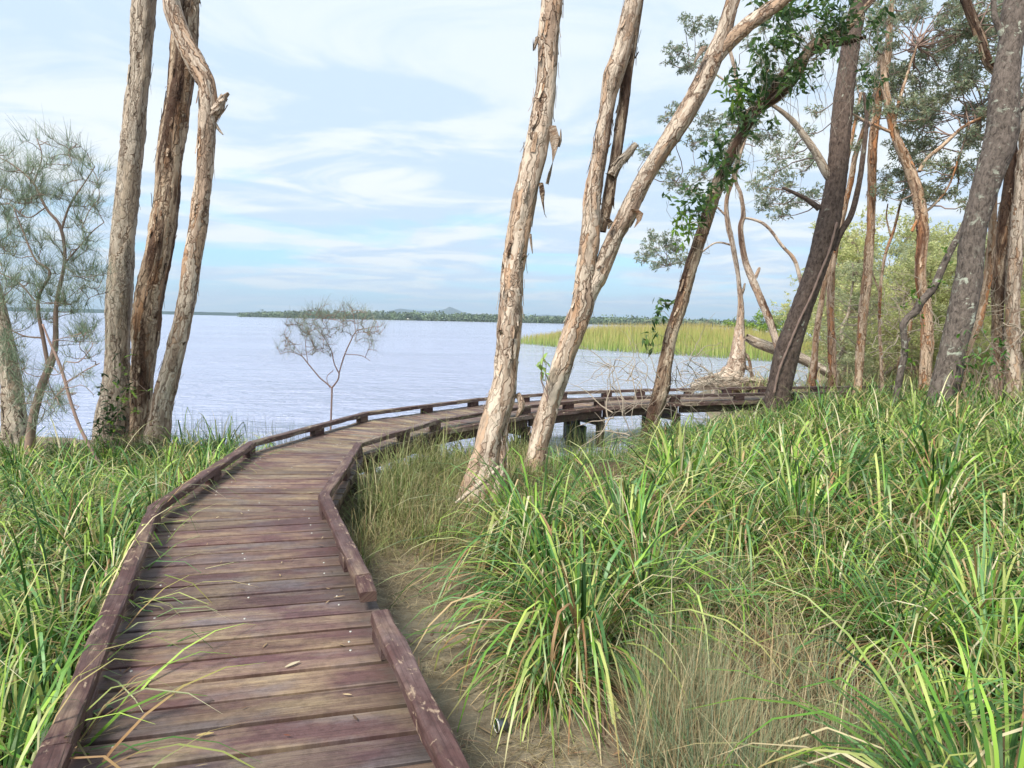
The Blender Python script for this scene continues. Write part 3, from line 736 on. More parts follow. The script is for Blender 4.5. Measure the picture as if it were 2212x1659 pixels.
def twig(acc, a, b_, r0, r1, r, sag=0.08, k=5, sides=4):
    a = np.asarray(a, float); b_ = np.asarray(b_, float); L = np.linalg.norm(b_ - a); f = np.linspace(0, 1, k)[:, None]
    off = r.normal(size=3) * L * sag; off2 = r.normal(size=(k, 3)) * L * 0.025; off2[0] = 0
    c = a + (b_ - a) * f + off * np.sin(np.pi * f) + off2
    V, Fs, co = tube(c, np.linspace(r0, r1, k), sides, cap=False)
    acc.add(V, Fs[0], None, co); return c
def clump(la, ta, cen, rad, ntuft, r, cols, ll=0.075, lw=0.02, per=9, flat=0.7, root=None):
    d = norm(r.normal(size=(ntuft, 3))) * (r.random((ntuft, 1)) ** 0.45) * rad * np.array([1, 1, flat]); tc = cen + d
    tufts(la, tc, per, ll, lw, r, cols)
    hub = cen - np.array([0, 0, rad * 0.35])
    for q in tc[:: 2]: twig(ta, hub + r.normal(size=3) * rad * 0.15, q, 0.006, 0.003, r, 0.12, 3, 3)
    if root is not None: twig(ta, root, hub, 0.016, 0.007, r, 0.12, 6, 4)
def foliage(root, clumps, anchors, r, cols, tw=None, ll=0.09, lw=0.028, per=13, dens=1.0, depj=0.6):
    dens = dens * 2.6
    """clumps: (px, py, r_px, depth); anchors: stem points the twigs grow from"""
    la, ta = Acc(), Acc(); A = np.vstack(anchors)
    for (x, y, rp, dp) in clumps:
        dp = dp + r.uniform(-depj, depj); cen = P(x, y, dp); rad = rp / FPX * dp
        dist = np.linalg.norm((A - cen) * np.array([1, 1, 1.0]), axis=1) + 0.9 * np.maximum(0, A[:, 2] - cen[2])
        clump(la, ta, cen, rad, max(4, int(dens * 16 * (rad / 0.5) ** 1.6)), r, cols, ll, lw, per, root=A[np.argmin(dist)])
    tag(child('crown', la.mesh('crown'), M['canopy'], root), kind='stuff'); tag(child('twigs', ta.mesh('twigs', True), tw or M['twig'], root), kind='stuff')
def extend_up(p4, length=3.2, lean=0.3):
    d = norm(p4[-1, :3] - p4[-2, :3]); out = [p4]; p = p4[-1].copy()
    for k in range(3):
        d = norm(d * (1 - lean * 0.3) + np.array([0, 0, lean * 0.3])); p = p.copy(); p[:3] += d * length / 3; p[3] *= 0.86; out.append(p[None])
    return np.vstack(out)
def high_crown(root, top, r, span=1.3, n=7, cols=LEAFCOLS):
    la, ta = Acc(), Acc()
    for k in range(n):
        a = r.uniform(0, 6.28); c = top + np.array([math.cos(a) * span * r.uniform(0.2, 1), -abs(math.sin(a)) * span * r.uniform(0.2, 1), r.uniform(0.5, 1.8)])
        clump(la, ta, c, r.uniform(0.4, 0.65), 18, r, cols, per=8, root=top)
    tag(child('crown', la.mesh('crown'), M['canopy'], root), kind='stuff'); tag(child('twigs', ta.mesh('twigs', True), M['twig'], root), kind='stuff')

SLIM = 0.86
def tree(name, label, cat, dep, stems, mat, kind='paper', nfl=0, high=True, seed=1, mats=None, group=None, ext=3.2, extra=()):
    r = np.random.default_rng(seed); random.seed(seed)
    b0 = px_pts(stems[0][:1], dep)[0]; root = empty(name, label, cat, (float(b0[0]), float(b0[1]), gz(b0[0], b0[1])), group)
    anchors = []
    for i, st in enumerate(stems):
        p4 = px_pts(st, dep); p4[:, 3] *= (SLIM if dep < 13 else 0.78) if kind == 'paper' else 0.95
        if st[-1][1] <= 12 and high: p4 = extend_up(p4, ext)
        mt = mat if not mats or mats[i] is None else mats[i]
        c, rd = stem(root, 'trunk' if i == 0 else 'limb', p4, mt, kind, ground_base=(i == 0))
        anchors.append(c)
        if nfl and np.mean(rd) > 0.04: flakes(root, c, rd, int(nfl * (1 if i == 0 else 0.5)), mt, r, extra=extra if i == 0 else ())
        if st[-1][1] <= 12 and high: high_crown(root, c[-1], r)
    return root, anchors, r

PB = 'paperbark_tree'
tree(PB, 'smooth grey straight paperbark trunk behind the leafy shrub, furthest of the three from the deck', 'tree', 10.0,
     [[(238, 965, 92), (246, 900, 80), (253, 800, 62), (256, 700, 59), (259, 639, 60), (264, 529, 57), (284, 330, 55), (301, 165, 50), (311, 0, 56)]], M['paper_grey'], nfl=40, seed=21)
tree(PB, 'dark stained shaggy paperbark trunk, middle one of three by the water', 'tree', 9.9,
     [[(304, 965, 58, .1), (305, 858, 50), (313, 748, 62), (324, 639, 64), (347, 529, 60), (363, 397, 59), (372, 298, 60), (388, 198, 58), (398, 99, 62), (406, 0, 52)]], M['paper_dark'], nfl=120, seed=22)
root, an, r = tree(PB, 'pale crooked paperbark trunk with a broken stub, closest of three to the deck', 'tree', 9.6,
     [[(338, 960, 70), (350, 876, 51), (364, 821, 50), (382, 748, 47), (405, 639, 42), (421, 529, 44), (440, 397, 41), (446, 298, 43), (449, 228, 46), (447, 190, 42), (438, 165, 43), (414, 120, 44), (392, 75, 40), (374, 25, 40), (368, -5, 38)],
      [(455, 250, 34), (472, 232, 26), (480, 218, 18), (484, 210, 13), (493, 200, 5)], [(462, 262, 9), (473, 280, 7), (482, 291, 3)]], M['paper'], nfl=70, seed=23)

root, an, r = tree(PB, 'thick pale leaning paperbark with torn hanging bark beside the boardwalk gap', 'tree', 7.4,
     [[(1022, 1092, 104), (1032, 1050, 84), (1049, 990, 70), (1064, 924, 66), (1084, 857, 66), (1094, 791, 56), (1102, 692, 61), (1107, 593, 58), (1116, 529, 56), (1134, 430, 58), (1156, 331, 60), (1168, 264, 58), (1182, 165, 50), (1186, 66, 52), (1193, 0, 50)],
      [(1090, 900, 26), (1085, 960, 22), (1080, 1020, 22), (1068, 1080, 26, -.1)], [(1118, 850, 14), (1126, 870, 18), (1124, 886, 15), (1116, 900, 8)]], M['paper'], nfl=150, seed=24)
# torn bark plates hanging from that trunk
def plate(root, pts, w0, dep, mat, r, name='bark_plate', lift=0.03):
    rows = []; cs = []
    for k, (x, y, w) in enumerate(pts):
        c = P(x, y, dep - 0.05); s = w / FPX * dep * 0.5; a = 0.5 + 0.35 * k
        sv = np.array([math.cos(a) * 0.9, -math.sin(a) * 0.7, 0.1 * math.sin(k * 3)])
        for q in (-1, -0.3, 0.35, 1): rows.append(c + sv * s * q * (0.85 + 0.3 * r.random()) + np.array([0, -0.02 * (1 - q * q), 0])); cs.append((0.15 + q * 0.1 + k, 0.1 * q, k * 0.07))
    F = [[i * 4 + q, i * 4 + q + 1, i * 4 + q + 5, i * 4 + q + 4] for i in range(len(pts) - 1) for q in range(3)]
    V = np.array(rows); nV = len(V); V2 = V + np.array([0.004, 0.010, 0]); F2 = [[f[3] + nV, f[2] + nV, f[1] + nV, f[0] + nV] for f in F]
    child(name, mesh_np(name, np.vstack([V, V2]), np.array(F + F2), None, np.array(cs * 2), True), mat, root, next(c_ for c_ in root.children if c_.name.startswith('trunk')))
plate(root, [(1192, 272, 20), (1197, 300, 34), (1198, 322, 34), (1194, 350, 30), (1187, 375, 22), (1181, 398, 10)], 1, 7.35, M['paper'], r)
plate(root, [(1204, 318, 12), (1208, 305, 14), (1211, 292, 10), (1211, 278, 4)], 1, 7.35, M['paper'], r)
plate(root, [(1168, 395, 12), (1171, 415, 16), (1172, 436, 12), (1176, 462, 7), (1180, 470, 3)], 1, 7.35, M['paper_dark'], r)
plate(root, [(1145, 505, 6), (1147, 525, 7), (1150, 548, 3)], 1, 7.35, M['paper'], r)
plate(root, [(1160, 80, 10), (1157, 95, 12), (1152, 110, 6), (1151, 84, 3)], 1, 7.35, M['paper'], r)

root, an, r = tree(PB, 'forked leaning paperbark with dark streak and two long arms over the deck', 'tree', 9.0,
     [[(1140, 1036, 84), (1150, 1010, 64), (1158, 990, 56), (1172, 924, 52), (1192, 857, 50), (1213, 791, 54), (1236, 725, 54), (1257, 659, 54), (1264, 593, 44), (1275, 510, 48), (1280, 430, 44), (1296, 331, 37), (1313, 231, 38), (1325, 165, 46), (1348, 99, 44), (1368, 0, 42)],
      [(1262, 655, 40), (1282, 615, 42), (1296, 593, 43), (1330, 510, 43), (1355, 463, 48), (1385, 397, 43), (1425, 331, 42), (1470, 264, 45), (1508, 198, 44), (1538, 132, 46), (1560, 75, 36), (1580, 10, 34)],
      [(1540, 128, 40), (1570, 95, 36), (1602, 66, 34), (1632, 42, 32), (1690, 0, 30)],
      [(1300, 500, 26, .1), (1312, 440, 30, .1), (1322, 380, 26, .1), (1333, 320, 26, .1), (1346, 235, 28, .1), (1354, 165, 26, .1), (1366, 99, 24, .05), (1380, 0, 22, .05)],
      [(1320, 380, 22), (1338, 352, 19), (1352, 338, 17), (1374, 311, 14)]],
     M['paper'], nfl=90, seed=25, mats=[None, None, None, M['paper_dark'], M['paper_grey']])
plate(root, [(1370, 452, 22), (1380, 462, 26), (1380, 476, 20), (1370, 492, 10)], 1, 8.9, M['paper_rust'], r)
plate(root, [(1310, 470, 14), (1318, 480, 16), (1314, 495, 8)], 1, 8.9, M['paper_dark'], r)
plate(root, [(1520, 100, 16), (1512, 115, 18), (1503, 130, 12), (1500, 138, 5)], 1, 8.9, M['paper'], r)

# vine-clad tree arching to the right
VINE = [lin(76, 106, 54), lin(60, 90, 48), lin(98, 128, 64), lin(84, 110, 66)]
root, an, r = tree(PB, 'arching paperbark hung with dark leafy vines in front of the deck', 'tree', 12.3,
     [[(1400, 940, 40), (1405, 924, 34), (1424, 857, 40), (1437, 791, 36), (1450, 725, 33), (1470, 659, 35), (1487, 593, 33), (1509, 527, 32), (1525, 480, 33), (1540, 430, 33), (1565, 364, 28), (1597, 298, 30), (1629, 240, 34), (1680, 205, 32), (1718, 165, 28), (1756, 99, 24), (1822, 66, 18), (1889, -5, 14)],
      [(1650, 222, 24), (1672, 190, 20), (1700, 150, 18), (1760, 110, 16), (1830, 90, 12), (1870, 80, 8)]],
     M['paper_dark'], nfl=40, seed=26, high=False)
la, ta = Acc(), Acc()
path = an[0]
def vine_at(px, py, sc=1.0, n=26, cols=VINE, dep=12.1, ll=0.17):
    c = P(px, py, dep + r.uniform(-0.35, 0.2)); k = max(3, n // 4)
    tc = c + r.normal(size=(k, 3)) * np.array([0.16, 0.14, 0.15]) * sc
    tufts(la, tc, 8, ll, ll * 0.36, r, cols, -0.15)
    for q in tc: twig(ta, path[np.argmin(np.linalg.norm(path - q, axis=1))], q, 0.005, 0.003, r, 0.25, 5, 3)
for (x, y, s, n) in [(1520, 400, 1.0, 40), (1545, 372, 1.1, 44), (1560, 350, .9, 30), (1500, 470, .8, 26), (1528, 445, .7, 18), (1575, 290, .9, 28), (1600, 255, .9, 30), (1630, 215, 1.1, 40), (1610, 180, 1.2, 40),
                    (1650, 160, 1.3, 50), (1680, 130, 1.3, 50), (1700, 175, 1.0, 34), (1730, 130, 1.1, 40), (1700, 60, 1.3, 46), (1740, 40, 1.4, 54), (1780, 30, 1.4, 54), (1810, 60, 1.2, 40), (1850, 20, 1.4, 50), (1690, 20, 1.2, 40),
                    (1760, 160, .9, 24), (1790, 90, 1.1, 36), (1660, 95, 1.0, 30), (1640, 270, .6, 10), (1655, 20, 1.0, 30), (1880, 60, 1.0, 24), (1900, 190, .7, 16), (1870, 150, .6, 10), (1415, 690, .4, 8), (1402, 735, .4, 10), (1426, 650, .3, 6)]:
    vine_at(x, y, s, n)
for (x, y, s, n) in [(1485, 500, .8, 26), (1470, 480, .6, 18), (1590, 190, .8, 20), (1605, 205, .6, 14), (1530, 440, .5, 12)]: vine_at(x, y, s, n, [lin(120, 150, 60), lin(104, 138, 52)])
for k in range(46):      # hanging vine threads
    x = r.uniform(1560, 1900); y = np.interp(x, [1560, 1640, 1760, 1900], [370, 240, 110, 20]); a = P(x, y, 12.2); twig(ta, a, a + np.array([r.normal() * 0.25, r.normal() * 0.15, -r.uniform(0.3, 1.6)]), 0.005, 0.003, r, 0.2, 7, 3)
tag(child('vine_leaves', la.mesh('vine_leaves'), M['leaf'], root), kind='stuff'); tag(child('vine_threads', ta.mesh('vine_threads', True), M['twig_pale'], root), kind='stuff')
root['label'] = 'arching paperbark hung with dark leafy vines in front of the deck'

root, an, r = tree('rough_barked_tree', 'dark brown rough-barked leaning tree where the boardwalk passes out of sight', 'tree', 14.0,
     [[(1676, 885, 62), (1684, 836, 54), (1701, 761, 54), (1730, 672, 46), (1762, 583, 45), (1786, 496, 50), (1805, 397, 44), (1815, 298, 42), (1824, 198, 41), (1838, 99, 37), (1850, 30, 34), (1858, 0, 33)],
      [(1796, 385, 20), (1786, 375, 19), (1765, 335, 17), (1740, 298, 15), (1718, 268, 13), (1698, 248, 11), (1670, 228, 8), (1640, 215, 5)],
      [(1770, 450, 14), (1745, 432, 11), (1723, 420, 9), (1690, 405, 6)],
      [(1800, 540, 13), (1818, 500, 13), (1839, 463, 13), (1855, 400, 12), (1865, 331, 11), (1872, 260, 9), (1866, 200, 6)]], M['rough'], 'rough', seed=27, mats=[None, M['paper_grey'], None, None])
va = Acc(); cv = catmull(np.array([P(x, y, 14.0 - 0.27) for x, y in ((1808, 480), (1792, 540), (1772, 590), (1752, 640), (1728, 690), (1705, 745), (1683, 800), (1672, 850))]), 0.04)
V, Fs, co = tube(cv, np.full(len(cv), 0.022) * (1 + 0.2 * np.sin(np.arange(len(cv)))), 7); child('vine_stem', mesh_np('vine_stem', V, Fs, None, co, True), M['twig'], root)
foliage(root, [(x, y, rp, 15.0) for x, y, rp in ((1700, 390, 40), (1660, 420, 40), (1640, 395, 30), (1690, 455, 34), (1740, 350, 34), (1680, 330, 34), (1720, 310, 26), (1650, 445, 24), (1755, 420, 30), (1670, 370, 36), (1715, 430, 30), (1740, 280, 26), (1760, 240, 22))], [an[1], an[2], an[0][60:]], r, LEAFCOLS, dens=1.0)

root, an, r = tree('rough_barked_tree', 'lichen-spotted grey rough-barked leaning tree in the grass', 'tree', 12.0,
     [[(2022, 905, 60), (2028, 878, 56), (2045, 821, 60), (2056, 761, 55), (2079, 672, 58), (2095, 583, 55), (2104, 494, 50), (2131, 397, 56), (2163, 298, 64), (2170, 198, 58), (2183, 99, 48), (2205, 0, 62)],
      [(2160, 300, 26), (2185, 250, 24), (2210, 225, 20), (2240, 200, 16)], [(2180, 110, 18), (2165, 75, 16), (2150, 40, 13), (2146, 0, 10)]], M['rough_lichen'], 'rough', seed=28)

# slender trees behind
BR = [lin(138, 152, 124), lin(122, 138, 112), lin(154, 162, 138), lin(158, 154, 134)]
root, an, r = tree(PB, 'pale old paperbark with flared root base at the water edge', 'tree', 21.5,
     [[(1580, 815, 70), (1590, 791, 52), (1597, 725, 30), (1600, 659, 17), (1594, 593, 12), (1582, 527, 14), (1572, 480, 14), (1570, 430, 12), (1585, 380, 12), (1600, 300, 12), (1595, 200, 11), (1580, 120, 9), (1560, 60, 7)],
      [(1600, 640, 10, .1), (1606, 625, 8), (1609, 612, 5)], [(1590, 800, 22), (1560, 808, 16), (1530, 815, 10), (1500, 822, 6)], [(1604, 790, 16), (1620, 800, 10), (1628, 818, 9)], [(1600, 760, 14), (1616, 772, 9), (1622, 800, 9), (1624, 825, 8)],
      [(1600, 210, 8), (1560, 170, 6), (1520, 150, 4), (1490, 140, 3)], [(1572, 470, 7), (1540, 440, 5), (1500, 415, 4), (1460, 395, 3)], [(1583, 530, 6), (1545, 525, 5), (1500, 555, 4), (1440, 575, 3)]],
     M['paper'], seed=29, high=False, mats=None)
CL = [(1400, 540, 26), (1440, 520, 26), (1425, 568, 22), (1470, 560, 22), (1405, 510, 16), (1390, 560, 14), (1455, 535, 20), (1395, 332, 18), (1430, 345, 22), (1440, 250, 20), (1475, 235, 26), (1460, 385, 28), (1500, 300, 28), (1530, 255, 28), (1560, 330, 26), (1520, 370, 26), (1490, 410, 24), (1550, 400, 22),
      (1500, 60, 26), (1540, 45, 18), (1460, 105, 24), (1490, 140, 28), (1525, 110, 20), (1450, 130, 14), (1480, 40, 14), (1640, 130, 22), (1620, 90, 18), (1650, 60, 16), (1580, 300, 24), (1545, 290, 20), (1600, 350, 18), (1420, 370, 14)]
foliage(root, [(x, y, rp * 1.15, 20.5) for x, y, rp in CL], [a[20:] for a in an[:1]] + an[5:], r, BR, M['twig'], ll=0.11, lw=0.038, per=13, dens=0.95, depj=1.2)

root, an, r = tree(PB, 'thin pale paperbark pole leaning left above the reeds', 'tree', 20.0,
     [[(1690, 790, 26), (1678, 742, 22), (1662, 692, 20), (1635, 626, 22), (1609, 560, 18), (1600, 494, 14), (1606, 463, 12), (1600, 420, 10), (1589, 380, 9), (1610, 300, 8), (1640, 220, 7), (1660, 150, 5)],
      [(1632, 600, 11), (1638, 585, 9), (1641, 578, 6)], [(1602, 470, 7), (1630, 475, 7), (1657, 489, 8), (1689, 530, 9), (1716, 562, 10), (1731, 613, 11)]], M['paper'], seed=30, high=False)
foliage(root, [(x, y, rp, 20.0) for x, y, rp in ((1640, 230, 30), (1610, 260, 30), (1665, 170, 28), (1690, 200, 24), (1630, 300, 22), (1570, 260, 20), (1670, 290, 24))], an[:1], r, BR, ll=0.12, lw=0.045, dens=0.9)
root, an, r = tree(PB, 'twin reddish paperbark pole close behind the dark rough-barked tree', 'tree', 16.5,
     [[(1752, 850, 22), (1758, 790, 19), (1764, 720, 17), (1776, 650, 16), (1784, 600, 14), (1800, 520, 13), (1812, 440, 12), (1840, 300, 10), (1860, 200, 8)]], M['paper_rust'], seed=31, high=False)
foliage(root, [(x, y, rp, 16.5) for x, y, rp in ((1870, 200, 30), (1840, 240, 28), (1880, 260, 30), (1855, 170, 28), (1850, 310, 24))], an, r, LEAFCOLS)
root, an, r = tree(PB, 'straight flaky paperbark pole with orange patch behind the dark tree', 'tree', 17.0,
     [[(1800, 840, 26), (1799, 806, 24), (1795, 702, 20), (1794, 650, 20), (1797, 583, 19), (1812, 500, 17), (1836, 400, 15), (1850, 330, 13), (1890, 200, 10), (1900, 120, 8)]], M['paper_rust'], nfl=20, seed=32, high=False)
foliage(root, [(x, y, rp, 17.5) for x, y, rp in ((1900, 110, 34), (1930, 150, 30), (1880, 70, 30), (1920, 210, 26), (1870, 130, 24), (1900, 30, 30))], an, r, LEAFCOLS)
root, an, r = tree(PB, 'tall upright paperbark with rust-orange peeling bark among the slim poles', 'tree', 15.0,
     [[(1852, 845, 24), (1855, 815, 22), (1862, 702, 25), (1872, 613, 26), (1881, 494, 22), (1883, 410, 24), (1884, 331, 23), (1896, 231, 22), (1912, 165, 20), (1919, 99, 18), (1927, 0, 12)]], M['paper_rust'], nfl=60, seed=33)
foliage(root, [(r.uniform(1860, 1990), r.uniform(-20, 260), r.uniform(18, 30), 15.5) for _ in range(20)], an, r, LEAFCOLS, dens=0.9, depj=1.0)
root, an, r = tree(PB, 'kinked tan paperbark with forked upper limbs among the slim poles', 'tree', 14.5,
     [[(1998, 850, 36), (1999, 806, 34), (2003, 732, 32), (2000, 660, 27), (1988, 598, 26), (1993, 524, 30), (1994, 496, 31), (1985, 430, 30), (1965, 364, 28), (1935, 298, 24), (1924, 248, 22), (1912, 185, 18), (1905, 120, 13)],
      [(1985, 370, 11), (2005, 340, 10), (2034, 317, 10), (2080, 275, 9), (2127, 251, 7)], [(1935, 290, 9), (1900, 275, 8), (1870, 262, 7), (1840, 245, 5)], [(1930, 270, 10), (1945, 210, 9), (1960, 160, 7), (1980, 100, 5)],
      [(1970, 500, 9), (1985, 470, 8), (2020, 440, 7), (2050, 400, 6), (2075, 330, 5)]], M['paper_rust'], nfl=60, seed=34, high=False)
rr = np.random.default_rng(5)
CL = [(rr.uniform(1900, 2110), rr.uniform(10, 440), rr.uniform(20, 36), 15.5) for _ in range(110)]
foliage(root, CL, an, r, LEAFCOLS + [lin(120, 120, 84)], dens=1.0, depj=1.6)
root, an, r = tree('thin_sapling', 'thin bare pinkish sapling between the rust and tan poles', 'sapling', 15.5,
     [[(1906, 840, 11), (1903, 760, 10), (1900, 702, 9), (1902, 620, 9), (1912, 553, 8), (1925, 515, 8), (1933, 490, 7), (1945, 440, 6), (1955, 400, 5), (1952, 340, 3)], [(1903, 640, 5), (1885, 590, 4), (1880, 560, 3)], [(1925, 515, 5), (1915, 470, 4), (1918, 440, 3)]], M['paper_rust'], 'paper', seed=35, high=False)
root, an, r = tree('crooked_sapling', 'dark mossy crooked sapling bent sideways beside the lichen-spotted tree', 'sapling', 12.6,
     [[(1938, 850, 15), (1944, 810, 14), (1954, 762, 14), (1952, 720, 14), (1951, 702, 15), (1962, 685, 15), (1978, 672, 17), (1992, 650, 16), (2016, 622, 16), (2035, 580, 15), (2055, 538, 14), (2079, 494, 13), (2100, 440, 11), (2120, 380, 8)],
      [(1952, 770, 8), (1958, 745, 6), (1966, 730, 5)]], M['rough_lichen'], 'rough', seed=36, high=False)
la, ta = Acc(), Acc()
for (x, y, n) in ((1985, 640, 3), (2025, 610, 3), (1972, 660, 2), (2050, 560, 2), (1960, 760, 2), (2000, 690, 2)):
    cc = P(x, y, 12.5) + r.normal(size=(n, 3)) * 0.1; tufts(la, cc, 7, 0.09, 0.045, r, [lin(110, 146, 56), lin(86, 122, 48)])
tag(child('leaf_sprigs', la.mesh('leaf_sprigs'), M['leaf'], root), kind='stuff')
root, an, r = tree(PB, 'broad shaggy paperbark close behind the lichen-spotted tree', 'tree', 14.0,
     [[(2150, 850, 40), (2154, 790, 34), (2156, 702, 30), (2158, 600, 34), (2170, 480, 34), (2185, 360, 30), (2178, 250, 26), (2160, 170, 24), (2133, 132, 25), (2117, 83, 24), (2087, 5, 22)]], M['paper_dark'], nfl=70, seed=37)
foliage(root, [(rr.uniform(2080, 2230), rr.uniform(0, 430), rr.uniform(20, 34), 15.0) for _ in range(62)], an, r, LEAFCOLS, dens=0.85, depj=1.0)
root, an, r = tree(PB, 'pale flaky paperbark standing right beside the broad shaggy one', 'tree', 13.6,
     [[(2190, 850, 42), (2188, 780, 38), (2187, 700, 36), (2190, 600, 36), (2196, 500, 34), (2205, 400, 32), (2216, 280, 30), (2225, 150, 26), (2228, 0, 22)]], M['paper'], nfl=60, seed=38)
root, an, r = tree(PB, 'short red-brown leaning trunk touching the lichen-spotted tree', 'tree', 12.9,
     [[(2078, 800, 18), (2086, 765, 20), (2096, 735, 22), (2115, 687, 22), (2126, 640, 20), (2135, 583, 20), (2142, 520, 18), (2146, 450, 16), (2150, 380, 12)]], M['paper_rust'], nfl=30, seed=39, high=False)

# left edge
root, an, r = tree('leaning_trunk', 'leaning greenish trunk behind the wispy she-oak', 'tree', 9.2,
     [[(40, 990, 74), (36, 930, 62), (30, 880, 54), (20, 800, 46), (8, 720, 38), (-6, 650, 32), (-25, 570, 28), (-60, 450, 24), (-110, 300, 20), (-150, 150, 16)]], M['paper_grey'], nfl=20, seed=40, high=False)
high_crown(root, an[0][-1], r)

def wispy(name, label, dep, stems, ell, ntar, nneed, L, cols, mat, seed, w=0.0048, up=0.5, drop=0.6, lw=0.62):
    r = np.random.default_rng(seed); random.seed(seed); b0 = px_pts(stems[0][:1], dep)[0]
    root = empty(name, label, 'tree', (float(b0[0]), float(b0[1]), gz(b0[0], b0[1]))); an = []
    for i, st in enumerate(stems): an.append(stem(root, 'trunk' if i == 0 else 'limb', px_pts([(a_, b2, w_ * lw) for a_, b2, w_ in st], dep), mat, 'rough', ground_base=(i == 0), sides=8, step=0.04)[0])
    A = np.vstack([a[len(a) // 3:] for a in an]); ta, na = Acc(), Acc(); el = np.array(ell, float); wts = el[:, 2] * el[:, 3]; wts /= wts.sum()
    for k in range(ntar):
        e = el[r.choice(len(el), p=wts)]; a = r.uniform(0, 6.28); q = math.sqrt(r.random()); x = e[0] + e[2] * q * math.cos(a); y = e[1] + e[3] * q * math.sin(a)
        t_ = P(x, y, dep + r.uniform(-0.6, 0.6) * 1.0); d_ = np.linalg.norm(A - t_, axis=1) + 0.7 * np.maximum(0, A[:, 2] - t_[2]); s0 = A[np.argmin(d_)]
        c = twig(ta, s0, t_, 0.0055, 0.0025, r, 0.14, 7, 4); A = np.vstack([A, c[3:5]])
        n = nneed; b_ = c[r.integers(3, 7, n)] + r.normal(size=(n, 3)) * 0.012; ax_ = norm(t_ - s0)
        d0 = norm(ax_ * 0.5 + r.normal(size=(n, 3)) * 0.55 + np.array([0, 0, up]))
        na.add(*ribbons(b_, d0, r.uniform(0.55, 1.2, n) * L, w, r.uniform(0.2, drop * 2, n), 3, leaf_cols(n, r, cols), prof='needle', twist=1.0, r=r))
    tag(child('needles', na.mesh('needles'), M['needle'], root), kind='stuff'); tag(child('twigs', ta.mesh('twigs', True), mat, root), kind='stuff')
    return root
OAK = [lin(130, 150, 122), lin(112, 134, 108), lin(148, 158, 130), lin(140, 142, 128)]
wispy('she_oak', 'wispy grey-green she-oak sapling in front of the grey paperbark trunk', 8.3,
      [[(62, 990, 34), (72, 900, 30), (92, 830, 28), (118, 755, 20), (122, 657, 14), (140, 560, 12), (130, 490, 11), (100, 450, 9), (73, 397, 7), (33, 360, 5), (-10, 335, 3)],
       [(104, 790, 14), (96, 745, 13), (82, 650, 11), (108, 590, 9), (76, 560, 7), (50, 500, 5), (30, 450, 4)], [(132, 500, 8), (146, 455, 7), (160, 428, 6), (184, 393, 4), (205, 360, 3)], [(138, 570, 7), (165, 540, 5), (200, 500, 4), (225, 480, 3)],
       [(76, 650, 6), (40, 610, 5), (0, 590, 4)], [(95, 730, 7), (50, 725, 5), (0, 700, 4)], [(96, 450, 5), (60, 470, 4), (20, 440, 3)], [(73, 397, 5), (90, 340, 4), (80, 300, 3)]],
      [(85, 330, 85, 50), (155, 390, 85, 55), (35, 420, 75, 70), (190, 430, 50, 55), (120, 480, 115, 65), (50, 560, 75, 75), (190, 570, 55, 70), (60, 660, 75, 60), (190, 690, 40, 70), (25, 780, 40, 60), (90, 880, 60, 50), (-30, 500, 60, 200), (160, 620, 60, 60)],
      330, 38, 0.27, OAK, M['twig'], 51)
wispy('she_oak', 'pink-stemmed bent she-oak sapling rising from the strap grass', 7.6,
      [[(217, 1030, 11), (215, 1003, 11), (193, 963, 11), (171, 919, 11), (153, 868, 11), (140, 821, 11), (124, 775, 10), (108, 740, 8), (92, 700, 6)], [(142, 826, 5), (165, 812, 4), (190, 797, 4), (215, 785, 3)], [(138, 800, 5), (140, 782, 4), (170, 782, 4), (195, 755, 3)]],
      [(200, 800, 40, 60), (100, 800, 50, 60), (130, 860, 50, 40), (170, 740, 50, 40)], 30, 30, 0.2, OAK, M['twig_pink'], 52)
wispy('she_oak', 'small bare-looking she-oak sapling standing in the water beyond the deck', 11.8,
      [[(714, 935, 8), (715, 905, 8), (717, 850, 8), (717, 838, 8)], [(717, 838, 7), (703, 826, 6), (690, 815, 5.5), (665, 785, 5), (650, 768, 4), (625, 760, 3), (605, 765, 2)], [(717, 838, 8), (730, 820, 7), (734, 800, 6), (745, 765, 6), (757, 738, 5), (770, 715, 4), (790, 710, 3), (815, 705, 2)],
       [(733, 808, 6), (722, 785, 5), (717, 760, 4.5), (709, 745, 4), (700, 728, 3), (680, 708, 2)], [(712, 838, 3), (706, 815, 3), (720, 800, 3)], [(665, 785, 3), (660, 740, 3), (668, 715, 2), (680, 690, 2)], [(768, 716, 3), (765, 690, 3), (760, 665, 2)], [(745, 765, 3), (780, 768, 3), (800, 780, 2)], [(655, 772, 3), (630, 740, 2), (615, 725, 2)]],
      [(655, 730, 55, 38), (705, 690, 70, 35), (775, 705, 50, 38), (755, 662, 28, 14), (612, 750, 22, 20), (795, 735, 40, 28), (690, 745, 40, 30), (805, 700, 28, 14), (640, 700, 30, 18)],
      230, 20, 0.19, [lin(146, 158, 130), lin(154, 154, 134), lin(130, 148, 120), lin(160, 154, 136)], M['twig_pink'], 53, w=0.0036, up=0.35, drop=0.4, lw=0.5)

